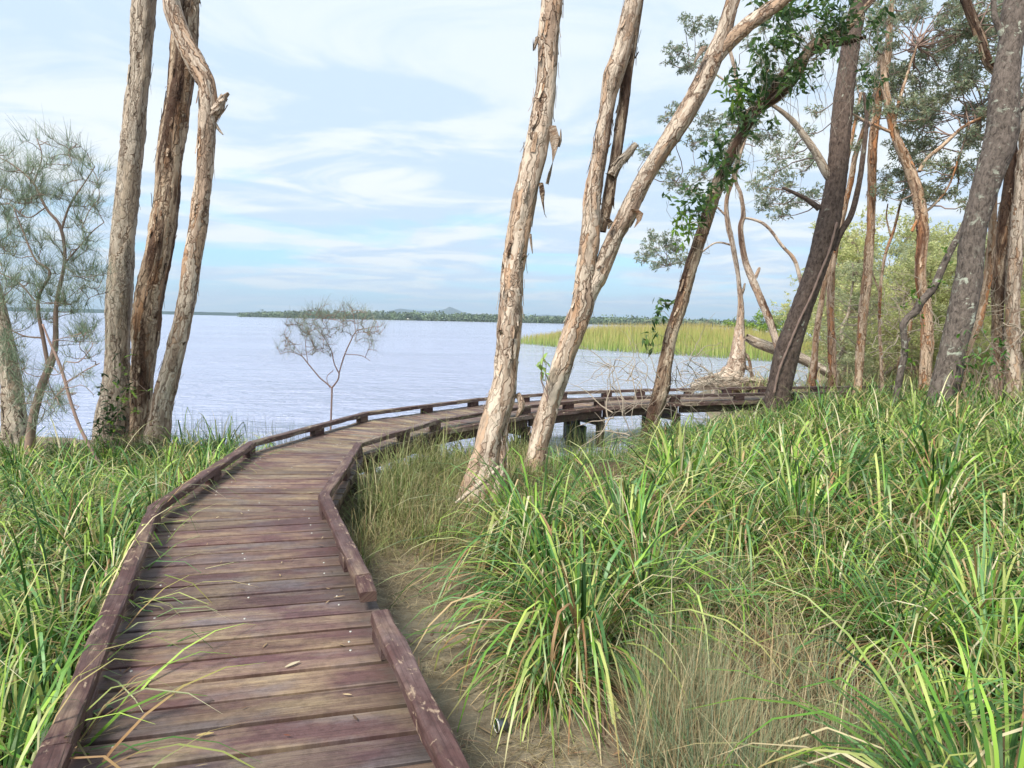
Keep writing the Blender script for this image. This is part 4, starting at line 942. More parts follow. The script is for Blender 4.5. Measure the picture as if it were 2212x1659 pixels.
# small glossy-leaved shrub in front of the grey trunk
r = np.random.default_rng(61); b0 = P(235, 960, 8.6); e = empty('leafy_shrub', 'small glossy dark-leaved shrub in front of the grey paperbark trunk', 'shrub', (b0[0], b0[1], gz(b0[0], b0[1])))
la, ta = Acc(), Acc()
for (x, y) in ((228, 800), (215, 830), (235, 840), (250, 790), (262, 775), (275, 770), (222, 870), (210, 900), (245, 880), (270, 840), (290, 850), (285, 830), (235, 905), (200, 915), (255, 815)):
    tip = P(x, y, 8.5 + r.uniform(-.2, .2)); c = twig(ta, np.array([b0[0], b0[1], gz(b0[0], b0[1])]) + r.normal(size=3) * 0.02, tip, 0.007, 0.003, r, 0.06, 9, 4)
    for q in c[4:]:
        n = 5; d0 = norm(r.normal(size=(n, 3)) * np.array([1, 1, 0.4]) + np.array([0, 0, 0.25])); bright = (x > 255 or y < 795) and r.random() < 0.6
        la.add(*ribbons(np.repeat(q[None], n, 0), d0, r.uniform(0.07, 0.11, n), r.uniform(0.03, 0.042, n), 0.5, 3, leaf_cols(n, r, [lin(122, 152, 60)] if bright else [lin(48, 70, 38), lin(60, 86, 44)]), prof='leaf', twist=0.4, r=r))
tag(child('leaves', la.mesh('leaves'), M['leaf'], e), kind='stuff'); tag(child('stems', ta.mesh('stems', True), M['twig'], e), kind='stuff')
for k, (x, y, dp, lab) in enumerate(((330, 905, 9.2, 'dark tufted scrub at the foot of the crooked paperbark'), (275, 925, 9.2, 'dark scrub at the foot of the dark stained paperbark'), (190, 935, 9.0, 'dark scrub at the foot of the grey paperbark'), (100, 930, 8.8, 'dark scrub around the wispy she-oak stem'), (20, 930, 8.6, 'brownish scrub at the foot of the leaning greenish trunk'), (395, 905, 9.6, 'blue-green spiky tuft between the crooked paperbark and the deck'), (440, 915, 9.8, 'spiky grass tuft beside the left kerb before the water'))):
    r = np.random.default_rng(300 + k); q = P(x, y + 60, dp); zg = gz(q[0], q[1]); n = 420
    base = np.stack([q[0] + r.uniform(-1, 1, n) * 0.26, q[1] + r.uniform(-1, 1, n) * 0.2, np.full(n, zg - 0.02)], 1); d0 = norm(r.normal(size=(n, 3)) * np.array([0.55, 0.55, 0.25]) + np.array([0, 0, 1.0]))
    cols = [lin(84, 104, 64), lin(104, 116, 78), lin(70, 92, 60), lin(126, 118, 86)] if k < 5 else [lin(96, 130, 78), lin(80, 116, 66), lin(122, 146, 96)]
    V, F_, C = ribbons(base, d0, r.uniform(0.2, 0.62 if k < 5 else 0.75, n), r.uniform(0.005, 0.012, n), r.uniform(0.2, 1.8, n), 4, leaf_cols(n, r, cols, 0.35), r=r)
    tag(ob('scrub_tuft', mesh_np('scrub_tuft', V - np.array([q[0], q[1], zg]), F_, C), M['leaf'], loc=(q[0], q[1], zg)), lab, 'scrub')
# leafy sprigs by the right trees and on the forked trunk
for k, (x, y, dp, n, cols, lab) in enumerate(((2112, 735, 11.4, 26, [lin(76, 122, 52), lin(100, 142, 62)], 'bright green leafy sapling beside the lichen-spotted tree'), (2165, 745, 11.8, 24, [lin(70, 118, 52), lin(96, 136, 60)], 'bright green leafy sapling before the broad shaggy paperbark'),
                                              (2080, 800, 11.6, 16, [lin(92, 132, 58)], 'low light green sapling at the foot of the red-brown leaning trunk'), (1181, 778, 8.7, 7, [lin(150, 176, 96)], 'pale green seedling sprouting beside the forked paperbark'))):
    b0 = P(x, y + 110 if k < 3 else y + 90, dp); r = np.random.default_rng(70 + k); zg = gz(b0[0], b0[1]) if k < 3 else b0[2]
    e = empty('leafy_sapling', lab, 'sapling', (b0[0], b0[1], zg)); la, ta = Acc(), Acc()
    for j in range(max(3, n // 3)):
        tip = P(x, y, dp) + r.normal(size=3) * np.array([0.16, 0.12, 0.14]) * (1 if k < 3 else 0.5); c = twig(ta, np.array([b0[0], b0[1], zg]), tip, 0.008, 0.003, r, 0.08, 7, 4)
        q = c[r.integers(4, 7, 7)]; d0 = norm(r.normal(size=(7, 3)) + np.array([0, 0, 0.1]))
        la.add(*ribbons(q, d0, r.uniform(0.09, 0.15, 7), r.uniform(0.035, 0.06, 7), 0.9, 3, leaf_cols(7, r, cols), prof='leaf', twist=0.4, r=r))
    tag(child('leaves', la.mesh('leaves'), M['leaf'], e), kind='stuff'); tag(child('stems', ta.mesh('stems', True), M['twig'], e), kind='stuff')

# woodland behind: copies of three slender trees
def proto_tree(seed, hgt_, cols):
    r = np.random.default_rng(seed); random.seed(seed); root = bpy.data.objects.new('woodland_tree', None)
    k = 9; z = np.linspace(-0.3, hgt_, k); c4 = np.stack([np.cumsum(r.normal(size=k) * 0.22), np.cumsum(r.normal(size=k) * 0.15), z, np.linspace(0.13, 0.03, k)], 1)
    q = catmull(c4, 0.12); V, Fs, co = tube(q[:, :3], q[:, 3], 9, disp_paper, seed=seed)
    parts = [('trunk', mesh_np('trunk', V, Fs, None, co, True), M['paper_rust'] if seed % 2 else M['paper_grey'])]
    la, ta = Acc(), Acc()
    for j in range(34):
        f = r.uniform(0.12, 1.0); s0 = q[int(f * (len(q) - 1)), :3]; a = r.uniform(0, 6.28); sp = (1.25 - f) * 2.2 + 0.6
        c = s0 + np.array([math.cos(a) * sp * r.random(), math.sin(a) * sp * r.random(), r.uniform(0.0, 1.2)])
        clump(la, ta, c, r.uniform(0.5, 1.0), 26, r, cols, 0.17, 0.06, 10, root=s0)
    parts += [('crown', la.mesh('crown'), M['canopy']), ('branches', ta.mesh('branches', True), M['twig'])]
    for n_, me, mt in parts: me.materials.append(mt)
    return parts
protos = [proto_tree(81, 6.5, [lin(186, 190, 128), lin(200, 200, 146), lin(168, 176, 118)]), proto_tree(82, 8.5, [lin(172, 178, 134), lin(188, 190, 150), lin(156, 164, 126)]), proto_tree(84, 5.0, [lin(198, 200, 130), lin(210, 206, 150), lin(178, 186, 120)])]
r = np.random.default_rng(9); k = 0
spots = [(1790, 27), (1835, 24), (1880, 30), (1930, 22), (1975, 27), (2020, 21), (2060, 29), (2110, 24), (2150, 20), (2195, 27), (2240, 22), (1860, 40), (1910, 48), (1960, 38), (2030, 44), (2090, 36), (2160, 42), (2230, 38), (1800, 52), (1840, 60), (1950, 60), (2080, 58), (2200, 55), (1905, 26), (2130, 30), (2290, 30), (2350, 24), (1825, 33), (1925, 34), (2005, 33), (2100, 50), (2180, 33)]
for (px, dp) in spots:
    q = P(px, 760, dp); z = gz(q[0], dp); pt = protos[k % 3]; k += 1
    e = empty('woodland_tree', 'slender pale-trunked paperbark in the hazy green woodland behind the slim poles', 'tree', (q[0], dp, z), 'woodland trees behind')
    e.rotation_euler = (0, 0, r.uniform(0, 6.28)); s = (0.17 * dp + 1.3) / (7.6, 9.6, 6.1)[(k - 1) % 3] * r.uniform(0.7, 1.02); e.scale = (max(s, 0.75), max(s, 0.75), s)
    for n_, me, mt in pt: o_ = bpy.data.objects.new(n_, me); COL.objects.link(o_); o_.parent = e; tag(o_, kind=None if n_ == 'trunk' else 'stuff')
# bright shrubs beyond the reeds
for j, (px, dp, h_) in enumerate(((1590, 82, 2.9), (1625, 78, 3.6), (1660, 74, 4.2), (1700, 72, 4.6), (1740, 76, 4.4), (1785, 70, 4.2))):
    q = P(px, 700, dp); r = np.random.default_rng(90 + j); z = gz(q[0], dp)
    e = empty('bright_shrub', 'bright yellow-green rounded shrub beyond the reed bed', 'shrub', (q[0], dp, z), 'bright shrubs beyond the reeds'); la, ta = Acc(), Acc()
    for i in range(16):
        c = np.array([q[0] + r.normal() * 1.5, dp + r.normal() * 1.2, z + h_ * r.uniform(0.25, 0.9)]); clump(la, ta, c, r.uniform(0.5, 0.9), 14, r, [lin(138, 166, 66), lin(156, 180, 80), lin(112, 146, 56)], 0.28, 0.12, 8, root=np.array([q[0], dp, z]))
    tag(child('crown', la.mesh('crown'), M['leaf'], e), kind='stuff'); tag(child('branches', ta.mesh('branches', True), M['twig'], e), kind='stuff')

# fallen log, root clump, dead branches
r = np.random.default_rng(101)
def log(name, label, pts, dep, mat, kind='paper', cat='log', nfl=10):
    p4 = px_pts(pts, dep); root = empty(name, label, cat, tuple(p4[0, :3])); c, rd = stem(root, 'stem', p4, mat, kind); return root, c, rd
log('fallen_log', 'grey fallen trunk lying between the pale old paperbark and the slim poles', [(1612, 728, 16), (1640, 742, 22), (1680, 757, 24), (1725, 772, 22), (1770, 795, 20), (1800, 815, 16)], 20.8, M['paper_grey'])
log('fallen_branch', 'thin pale fallen branch propped across the foot of the thick leaning paperbark', [(985, 1086, 7), (1005, 1070, 9), (1030, 1050, 10), (1055, 1030, 11), (1078, 1008, 9)], 6.75, M['paper'], cat='branch')
root, c, rd = log('root_mound', 'dark tangled root mound under the pale old paperbark', [(1492, 836, 10), (1520, 830, 18), (1560, 828, 26), (1600, 830, 30), (1650, 832, 26), (1690, 836, 16)], 21.0, M['paper_grey'], 'rough', 'mound')
ta = Acc()
for k in range(60):
    a = c[r.integers(0, len(c))] + np.array([0, -0.2, 0.15]); twig(ta, a, a + np.array([r.normal() * 0.7, r.normal() * 0.3, r.uniform(-0.2, 0.35)]), 0.018, 0.006, r, 0.2, 6, 4)
tag(child('roots', ta.mesh('roots', True), M['twig_pale'], root), kind='stuff')
def tangle(name, label, hubs, dep, n, L, mat, r, spread=0.5, r0=0.012, loc=None):
    h0 = P(hubs[0][0], hubs[0][1], dep); root = empty(name, label, 'branch', (h0[0], h0[1], max(0, gz(h0[0], h0[1])))); ta = Acc()
    for k in range(n):
        h = hubs[r.integers(0, len(hubs))]; p = P(h[0] + r.normal() * h[2], h[1] + r.normal() * h[2] * 0.5, dep + r.normal() * 0.3)
        d = norm(r.normal(size=3) * np.array([1, 0.6, 0.7]) + np.array([0, 0, 0.15])); pts = [p]; kk = 9
        for j in range(kk): d = norm(d + r.normal(size=3) * spread * 0.6); p = p + d * L * r.uniform(0.6, 1.3) / kk; pts.append(p)
        q = catmull(np.array(pts), 0.05); V, Fs, co = tube(q, np.linspace(r0 * r.uniform(0.35, 1), 0.002, len(q)), 4, cap=False); ta.add(V, Fs[0], None, co)
    tag(child('twigs', ta.mesh('twigs', True), mat, root), kind='stuff'); return root
tangle('dead_branch', 'bare tangled dead branches arching over the far deck beside the vine-clad tree', [(1480, 780, 22), (1420, 830, 20), (1530, 810, 20), (1360, 820, 20), (1320, 790, 10), (1450, 860, 30)], 12.4, 80, 1.1, M['twig_pale'], r, 0.5, 0.010)
tangle('dead_branch', 'bleached curly dead branches between the rust pole and the crooked sapling', [(1900, 680, 30), (1940, 720, 30), (1860, 690, 25), (1980, 700, 30), (1890, 760, 20), (1960, 640, 30)], 15.2, 60, 1.3, M['twig_pale'], r, 0.8, 0.014)
tangle('dead_branch', 'bleached dead branches on the ground behind the lichen-spotted tree', [(2110, 680, 25), (2140, 660, 20), (2180, 700, 25), (2090, 760, 25)], 13.4, 40, 1.0, M['twig_pale'], r, 0.6, 0.014)
tangle('dead_branch', 'pale grey dead stems standing in the grass below the far deck', [(1330, 900, 10), (1340, 940, 14), (1380, 950, 16)], 11.6, 16, 1.2, M['twig_pale'], r, 0.3, 0.016)

# ------------------------------------------------------------------ grasses
CEN = 0.5 * (LK + RK)
def deck_dist(x, y):
    p = np.stack([x, y], 1); d = np.full(len(p), 1e9); sd = np.zeros(len(p))
    for i in range(len(CEN) - 1):
        a, b_ = CEN[i], CEN[i + 1]; e = b_ - a; t_ = np.clip(((p - a) @ e) / (e @ e), 0, 1); v = p - a - t_[:, None] * e
        dd = np.linalg.norm(v, axis=1); s = np.sign(e[0] * v[:, 1] - e[1] * v[:, 0]); sd = np.where(dd < d, s, sd); d = np.minimum(d, dd)
    return d, sd          # sd > 0: left of the walk
GREEN = np.array([lin(112, 150, 56), lin(90, 132, 50), lin(134, 166, 68), lin(154, 178, 86), lin(94, 138, 78), lin(54, 92, 38), lin(176, 186, 108), lin(112, 150, 94), lin(66, 106, 44)])
STRAW = np.array([lin(216, 200, 158), lin(196, 168, 126), lin(172, 134, 98), lin(226, 214, 178)])
def az_dir(az, lean): return np.stack([np.cos(az) * np.sin(lean), np.sin(az) * np.sin(lean), np.cos(lean)], 1)
def tussock_mesh(seed, n=340, nd=170, scale=1.0, width=0.0155):
    r = np.random.default_rng(seed); acc = Acc()
    az = r.uniform(0, 6.283, n); rb = 0.12 * np.sqrt(r.random(n)); lean = np.clip(0.08 + 1.05 * rb / 0.12 * r.uniform(0.25, 1.25, n), 0, 1.35)
    base = np.stack([np.cos(az) * rb, np.sin(az) * rb, np.full(n, -0.03)], 1); L = r.uniform(0.55, 1.3, n) * scale
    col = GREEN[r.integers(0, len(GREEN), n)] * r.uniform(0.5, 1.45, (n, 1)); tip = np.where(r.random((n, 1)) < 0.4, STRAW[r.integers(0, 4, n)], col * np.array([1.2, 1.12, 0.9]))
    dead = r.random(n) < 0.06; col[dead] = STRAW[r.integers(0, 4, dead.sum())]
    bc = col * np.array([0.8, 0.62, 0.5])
    azj = az + r.normal(size=n) * 0.4
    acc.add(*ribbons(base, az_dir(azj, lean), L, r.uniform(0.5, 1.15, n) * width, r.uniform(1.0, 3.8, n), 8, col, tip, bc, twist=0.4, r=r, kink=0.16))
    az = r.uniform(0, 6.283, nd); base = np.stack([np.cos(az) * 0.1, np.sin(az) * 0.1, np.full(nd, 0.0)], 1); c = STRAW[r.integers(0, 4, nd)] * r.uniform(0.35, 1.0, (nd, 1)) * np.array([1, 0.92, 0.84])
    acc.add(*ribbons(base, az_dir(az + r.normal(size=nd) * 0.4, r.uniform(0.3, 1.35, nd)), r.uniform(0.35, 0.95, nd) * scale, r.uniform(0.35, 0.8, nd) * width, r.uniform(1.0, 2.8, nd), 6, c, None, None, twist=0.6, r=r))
    return acc.mesh('strap_leaves')
LANDMARKS = []
for o_ in list(COL.objects):
    if o_.type == 'EMPTY' and o_.parent is None and o_.get('category') in ('tree', 'sapling', 'shrub') and o_.name.split('.')[0] not in ('woodland_tree', 'bright_shrub'):
        LANDMARKS.append((o_.location[0], o_.location[1], o_['label']))
SHORT = [('smooth grey', 'smooth grey paperbark'), ('dark stained', 'dark stained paperbark'), ('pale crooked', 'crooked stubbed paperbark'), ('thick pale', 'thick leaning paperbark'), ('forked leaning', 'forked paperbark'), ('arching paper', 'vine-clad paperbark'),
         ('dark brown rough', 'dark rough-barked tree'), ('lichen-spotted', 'lichen-spotted tree'), ('pale old', 'pale old paperbark'), ('tall upright', 'rust-orange pole'), ('kinked tan', 'kinked tan paperbark'), ('dark mossy', 'mossy crooked sapling'), ('thin bare', 'thin pinkish sapling'),
         ('broad shaggy', 'broad shaggy paperbark'), ('pale flaky', 'pale flaky paperbark'), ('short red', 'red-brown leaning trunk'), ('leaning greenish', 'leaning greenish trunk'), ('wispy', 'wispy she-oak'), ('pink-stemmed', 'pink-stemmed she-oak'), ('twin', 'reddish twin pole'), ('straight flaky', 'orange-patched pole'), ('small glossy', 'glossy dark-leaved shrub')]
def near_landmark(x, y):
    best = min(((x - a) ** 2 + (y - b_) ** 2, l_) for a, b_, l_ in LANDMARKS if any(l_.startswith(p_) for p_, _ in SHORT))
    return next(n_ for p_, n_ in SHORT if best[1].startswith(p_)), math.sqrt(best[0])
TM = [tussock_mesh(200 + k) for k in range(5)] + [tussock_mesh(210 + k, 220, 170, 0.9) for k in range(3)]
TM += [tussock_mesh(220 + k, 210, 90, 1.0, 0.024) for k in range(5)]      # broader blades for the lush far clumps
for me in TM: me.materials.append(M['blade'])
def tussock(x, y, s, label, group, k, r):
    o = bpy.data.objects.new('strap_grass_tussock', TM[k % len(TM)]); COL.objects.link(o); o.location = (x, y, gz(x, y)); o.rotation_euler = (r.normal() * 0.06, r.normal() * 0.06, r.uniform(0, 6.28)); o.scale = (s, s, s * r.uniform(0.9, 1.08))
    return tag(o, label, 'grass', group)
r = np.random.default_rng(33); placed = []
for (px, py, s, lab) in ((1255, 1400, 1.3, 'large arching strap-leaved tussock with dead skirt beside the sand patch'), (1390, 1340, 1.15, 'strap-leaved tussock merging into the large one beside the sand patch'),
                         (1950, 1430, 1.12, 'large upright strap-leaved tussock rising from the dry sedge'), (2150, 1500, 1.0, 'drooping strap-leaved tussock beside the upright one in the dry sedge'),
                         (2060, 1640, 0.7, 'strap-leaved tussock drooping over dead litter before the upright one'), (1800, 1330, 0.9, 'strap-leaved tussock edging the dry sedge beside the upright one'), (1560, 1300, 0.9, 'strap-leaved tussock arching over the back of the dry sedge'), (1190, 1500, 0.62, 'low drooping strap-leaved tussock above the small tin'), (1120, 940, 0.8, 'upright strap-leaved tussock behind the thick leaning paperbark foot'), (1010, 985, 0.75, 'dark green tussock between deck and thick leaning paperbark')):
    q = Pz(px, py, 0.40); tussock(q[0], q[1], s, lab, None, len(placed), r); placed.append((q[0], q[1]))
def scatter(n, xr, yr, mind, ok, r, placed):
    out = []
    for _ in range(n * 30):
        x, y = r.uniform(*xr), r.uniform(*yr)
        if any((x - a) ** 2 + (y - b_) ** 2 < mind ** 2 for a, b_ in placed): continue
        if not ok(x, y): continue
        placed.append((x, y)); out.append((x, y))
        if len(out) >= n: break
    return out
SAND = [(-0.55, 4.3, 0.55), (-0.35, 3.5, 0.5), (-0.75, 5.3, 0.55), (-0.2, 2.9, 0.4), (0.25, 2.7, 0.35)]
def ok_right(x, y):
    d, s = deck_dist(np.array([x]), np.array([y])); d, s = d[0], s[0]
    if s > 0 or d < 0.9 or land_sd(np.array([x]), np.array([y]))[0] < 0.35: return False
    if abs(x) > y * 0.86 + 1.0: return False
    px_ = 1106 + x / y * FPX
    if 930 < px_ < 1430 and y > 6.0: return False
    if y < 7.5 and any((x - a) ** 2 + (y - b_) ** 2 < 0.60 ** 2 for a, b_ in placed): return False
    if y < 4.9 and x < 1.75: return False              # dry sedge and sand in the foreground
    if x < 0.2 and y < 7.4: return False
    return True
def size_word(s_): return 'tall' if s_ > 1.15 else 'low' if s_ < 0.8 else 'mid-sized'
def lab_tussock(x, y, s_, where):
    n_, d_ = near_landmark(x, y); return '%s strap-leaved tussock %s the %s, %s' % (size_word(s_), 'at the foot of' if d_ < 0.7 else 'close to' if d_ < 1.6 else 'out from', n_, where)
for (x, y) in scatter(190, (-0.4, 11.5), (2.0, 14.5), 0.47, ok_right, r, placed):
    near_ = y < 8; s_ = r.uniform(1.0, 1.42) if near_ else r.uniform(0.75, 1.05)
    tussock(x, y, s_, lab_tussock(x, y, s_, 'in thick grass' if near_ else 'in far grass'), 'tussocks right of the boardwalk', r.integers(0, 8) if y < 6 else r.integers(8, 13), r)
def ok_left(x, y):
    d, s = deck_dist(np.array([x]), np.array([y]))
    if y > 8.4 and x < -4.4: return False
    return s[0] > 0 and d[0] > 0.92 and land_sd(np.array([x]), np.array([y]))[0] > 0.5 and abs(x) < y * 0.86 + 1.1
for k in range(19):       # row crowding the left kerb
    f = k / 18; y = 1.75 + 5.6 * f + r.normal() * 0.08; x = float(np.interp(y, LK[:, 1], LK[:, 0])) - r.uniform(0.22, 0.42)
    tussock(x, y, r.uniform(0.85, 1.15), 'tall green strap-leaved tussock leaning over the left kerb of the boardwalk', 'tussocks along the left kerb', r.integers(0, 8), r); placed.append((x, y))
for (x, y) in scatter(60, (-9.5, -1.9), (1.9, 10.8), 0.40, ok_left, r, placed):
    s_ = r.uniform(0.9, 1.2) if y < 6 else r.uniform(0.75, 0.98); tussock(x, y, s_, lab_tussock(x, y, s_, 'left of the boardwalk'), 'tussocks left of the boardwalk', r.integers(0, 8) if y < 6 else r.integers(8, 13), r)

def field(name, label, n, sampler, L, w, leanr, grav, cols, r, nseg=4, tips=None, zoff=0.0, twist=0.4, cat='grass', lay=None):
    xy = sampler(n); z = ground(xy[:, 0], xy[:, 1]); n = len(xy); base = np.stack([xy[:, 0], xy[:, 1], z - 0.02 + zoff], 1)
    cols = np.array(cols); c = cols[r.integers(0, len(cols), n)] * r.uniform(0.55, 1.25, (n, 1)); tp = None if tips is None else np.array(tips)[r.integers(0, len(tips), n)]
    d0 = az_dir(r.uniform(0, 6.283, n), r.uniform(*leanr, n))
    if lay is not None: d0 = norm(d0 + np.array(lay))
    V, F_, C = ribbons(base, d0, r.uniform(*L, n), r.uniform(*w, n), r.uniform(*grav, n), nseg, c, tp, None, twist=twist, r=r)
    return tag(ob(name, mesh_np(name, V, F_, C), M['blade']), label, cat, kind='stuff')
def sampler(xr, yr, ok, r, clumpy=None):
    def f(n):
        out = np.empty((0, 2))
        for _ in range(40):
            p = np.stack([r.uniform(*xr, n * 2), r.uniform(*yr, n * 2)], 1)
            if clumpy: p = p[vnoise(np.stack([p[:, 0] * clumpy, p[:, 1] * clumpy, 0 * p[:, 0] + 5], 1)) > r.uniform(0.25, 0.75, len(p))]
            p = p[ok(p[:, 0], p[:, 1])]; out = np.vstack([out, p])
            if len(out) >= n: break
        return out[:n]
    return f
def right_land(x, y, dmin=0.78):
    d, s = deck_dist(x, y); return (s < 0) & (d > dmin) & (land_sd(x, y) > 0.15) & (np.abs(x) < y * 0.84 + 1.0)
def pix_poly(pts, z=0.40): return np.array([Pz(a, b_, z)[:2] for a, b_ in pts])
def in_poly(poly):
    def f(x, y):
        ins = np.zeros(len(x), bool)
        for i in range(len(poly)):
            a, b_ = poly[i], poly[(i + 1) % len(poly)]; ins ^= ((a[1] > y) != (b_[1] > y)) & (x < (b_[0] - a[0]) * (y - a[1]) / (b_[1] - a[1] + 1e-12) + a[0])
        return ins
    return f
SEDGE = in_poly(np.array([(0.30, 1.9), (1.9, 1.9), (1.75, 2.9), (1.7, 4.0), (1.5, 4.7), (1.0, 4.9), (0.75, 3.9), (0.55, 2.9)]))
sandp = in_poly(np.array([(-1.25, 5.8), (-0.55, 6.0), (-0.2, 5.0), (0.0, 4.2), (0.35, 3.4), (0.45, 2.6), (0.3, 1.9), (0.0, 2.1), (-0.3, 3.0), (-0.65, 3.9)]))
r = np.random.default_rng(44)
field('sedge', 'fine dry grey-green sedge stems in the foreground', 8000, sampler((0.2, 3.8), (1.9, 5.1), lambda x, y: SEDGE(x, y), r, 2.2), (0.18, 0.58), (0.0018, 0.0040), (0.0, 0.95), (0.0, 1.1),
      [lin(146, 156, 120), lin(124, 146, 112), lin(180, 162, 124), lin(198, 176, 138), lin(160, 136, 102), lin(112, 138, 110)], r, 4, [lin(196, 180, 142), lin(150, 158, 120)])
field('dry_stalks', 'long pale dry stalks leaning through the foreground sedge', 420, sampler((0.4, 4.0), (1.9, 5.4), lambda x, y: right_land(x, y, 0.85), r), (0.4, 0.95), (0.003, 0.006), (0.4, 1.3), (0.0, 0.5), [lin(206, 190, 152), lin(190, 164, 124), lin(176, 166, 132)], r, 4)
field('dead_grass', 'tangled dead straw and reddish litter under the tussocks', 14000, sampler((0.1, 6.5), (1.9, 8.5), lambda x, y: right_land(x, y, 0.85) & ~(sandp(x, y) & (r.random(len(x)) > 0.05)), r, 1.6), (0.12, 0.42), (0.003, 0.008), (1.15, 1.55), (0.0, 0.6),
      [lin(178, 146, 108), lin(150, 108, 80), lin(132, 96, 72), lin(196, 172, 132), lin(112, 84, 64)], r, 3, zoff=0.05, twist=1.0)
BEND = in_poly(np.array([(-1.35, 5.3), (-0.85, 4.7), (-0.5, 5.5), (-0.1, 6.2), (0.15, 7.2), (0.3, 9.0), (0.0, 10.6), (-0.7, 10.4), (-1.1, 9.0), (-1.45, 7.6)]))
field('fine_grass', 'fine olive grass filling the bend of the boardwalk', 8500, sampler((-1.5, 0.4), (4.2, 10.7), lambda x, y: BEND(x, y) & right_land(x, y, 0.66) & (~sandp(x, y) | (r.random(len(x)) < 0.16)), r, 2.5), (0.15, 0.62), (0.0028, 0.0068), (0.05, 1.3), (0.3, 2.4),
      [lin(144, 146, 94), lin(126, 138, 82), lin(172, 158, 116), lin(112, 128, 74), lin(156, 138, 100)], r, 4, [lin(166, 150, 108), lin(128, 128, 80)])
field('bark_litter', 'bark strips, leaves and twigs strewn over the sand', 900, sampler((-1.4, 2.2), (1.8, 6.2), lambda x, y: right_land(x, y, 0.72), r), (0.03, 0.13), (0.008, 0.022), (1.35, 1.57), (0.0, 0.5), [lin(150, 118, 92), lin(118, 88, 68), lin(186, 164, 134), lin(96, 74, 58), lin(166, 142, 110)], r, 3, zoff=0.035, twist=1.0)
field('low_grass', 'low mixed grass on the bank in front of the far deck', 5200, sampler((-0.9, 3.4), (6.0, 13.2), lambda x, y: right_land(x, y, 0.80) & (x / y * FPX < 330), r, 1.5), (0.12, 0.46), (0.005, 0.010), (0.1, 1.2), (0.5, 2.4), np.vstack([GREEN[:5], STRAW[:2] * 0.9, GREEN[:3] * 0.8]), r, 4, np.vstack([GREEN[2:4], STRAW[:2]]))
field('rushes', 'tall olive rushes hiding the right side of the deck beyond the bend', 2600, sampler((-1.5, 0.9), (6.4, 10.9), lambda x, y: right_land(x, y, 0.70) & (deck_dist(x, y)[0] < 1.25), r, 3.0), (0.4, 0.95), (0.004, 0.010), (0.05, 1.0), (0.6, 2.4),
      [lin(134, 142, 86), lin(116, 132, 74), lin(160, 150, 108), lin(104, 124, 68)], r, 5, [lin(176, 160, 118), lin(140, 142, 90)])
field('sand_litter', 'thin dead grass strands scattered on the sand', 3600, sampler((-1.4, 0.6), (1.9, 6.2), lambda x, y: sandp(x, y), r, 3.0), (0.06, 0.24), (0.002, 0.004), (1.3, 1.57), (0.0, 0.3),
      [lin(178, 158, 120), lin(140, 120, 84), lin(120, 110, 76), lin(194, 178, 140)], r, 3, zoff=0.035, twist=1.0)
field('grass', 'thick green grass between the tussocks right of the boardwalk', 3000, sampler((-0.3, 12.5), (4.4, 15.5), lambda x, y: right_land(x, y, 0.85) & ~((x < 0.1) & (y < 7.0)) & ~((x / y * FPX < 324) & (y > 6.3)), r), (0.35, 0.85), (0.007, 0.014), (0.1, 1.1), (0.8, 2.6),
      np.vstack([GREEN, GREEN[:4] * 0.9, STRAW[:2] * 0.9]), r, 5, np.vstack([GREEN[2:4], STRAW[:3]]))
field('grass', 'thick green grass left of the boardwalk', 4500, sampler((-10, -1.6), (1.7, 11.5), lambda x, y: (deck_dist(x, y)[1] > 0) & (deck_dist(x, y)[0] > 0.82) & (land_sd(x, y) > 0.3) & (np.abs(x) < y * 0.84 + 1.0) & (y < 8.6), r), (0.3, 0.8), (0.007, 0.014), (0.05, 1.0), (0.7, 2.4),
      np.vstack([GREEN, GREEN[:5] * 0.85, STRAW[:1] * 0.9]), r, 5, np.vstack([GREEN[2:4], STRAW[:2]]))
field('undergrowth', 'tan and olive ground growth beneath the woodland', 16000, sampler((5.5, 45), (14.5, 60), lambda x, y: (land_sd(x, y) > 0.3) & (deck_dist(x, y)[0] > 1.0) & (x < y * 0.86 + 1), r), (0.4, 1.0), (0.015, 0.035), (0.1, 1.0), (0.4, 1.8),
      [lin(166, 162, 108), lin(188, 174, 130), lin(138, 150, 92), lin(172, 152, 114), lin(150, 164, 104)], r, 3)
field('water_grass', 'sparse thin reeds standing in the shallows beside the left kerb', 420, sampler((-6.2, -2.9), (9.5, 13.2), lambda x, y: (land_sd(x, y) < 0.6) & (land_sd(x, y) > -1.8) & (deck_dist(x, y)[1] > 0) & (deck_dist(x, y)[0] > 0.9), r), (0.4, 0.85), (0.003, 0.006), (0.0, 0.25), (0.0, 0.5),
      [lin(112, 128, 92), lin(136, 138, 104)], r, 4, zoff=-0.0)
field('water_grass', 'sparse thin rushes at the water edge under the far deck', 700, sampler((-1.6, 4.0), (8.8, 12.6), lambda x, y: (land_sd(x, y) < 0.8) & (land_sd(x, y) > -0.5) & (deck_dist(x, y)[1] < 0) & (deck_dist(x, y)[0] > 0.75), r), (0.4, 0.8), (0.004, 0.007), (0.0, 0.5), (0.2, 1.2),
      [lin(104, 124, 72), lin(140, 134, 92), lin(92, 116, 66)], r, 4)
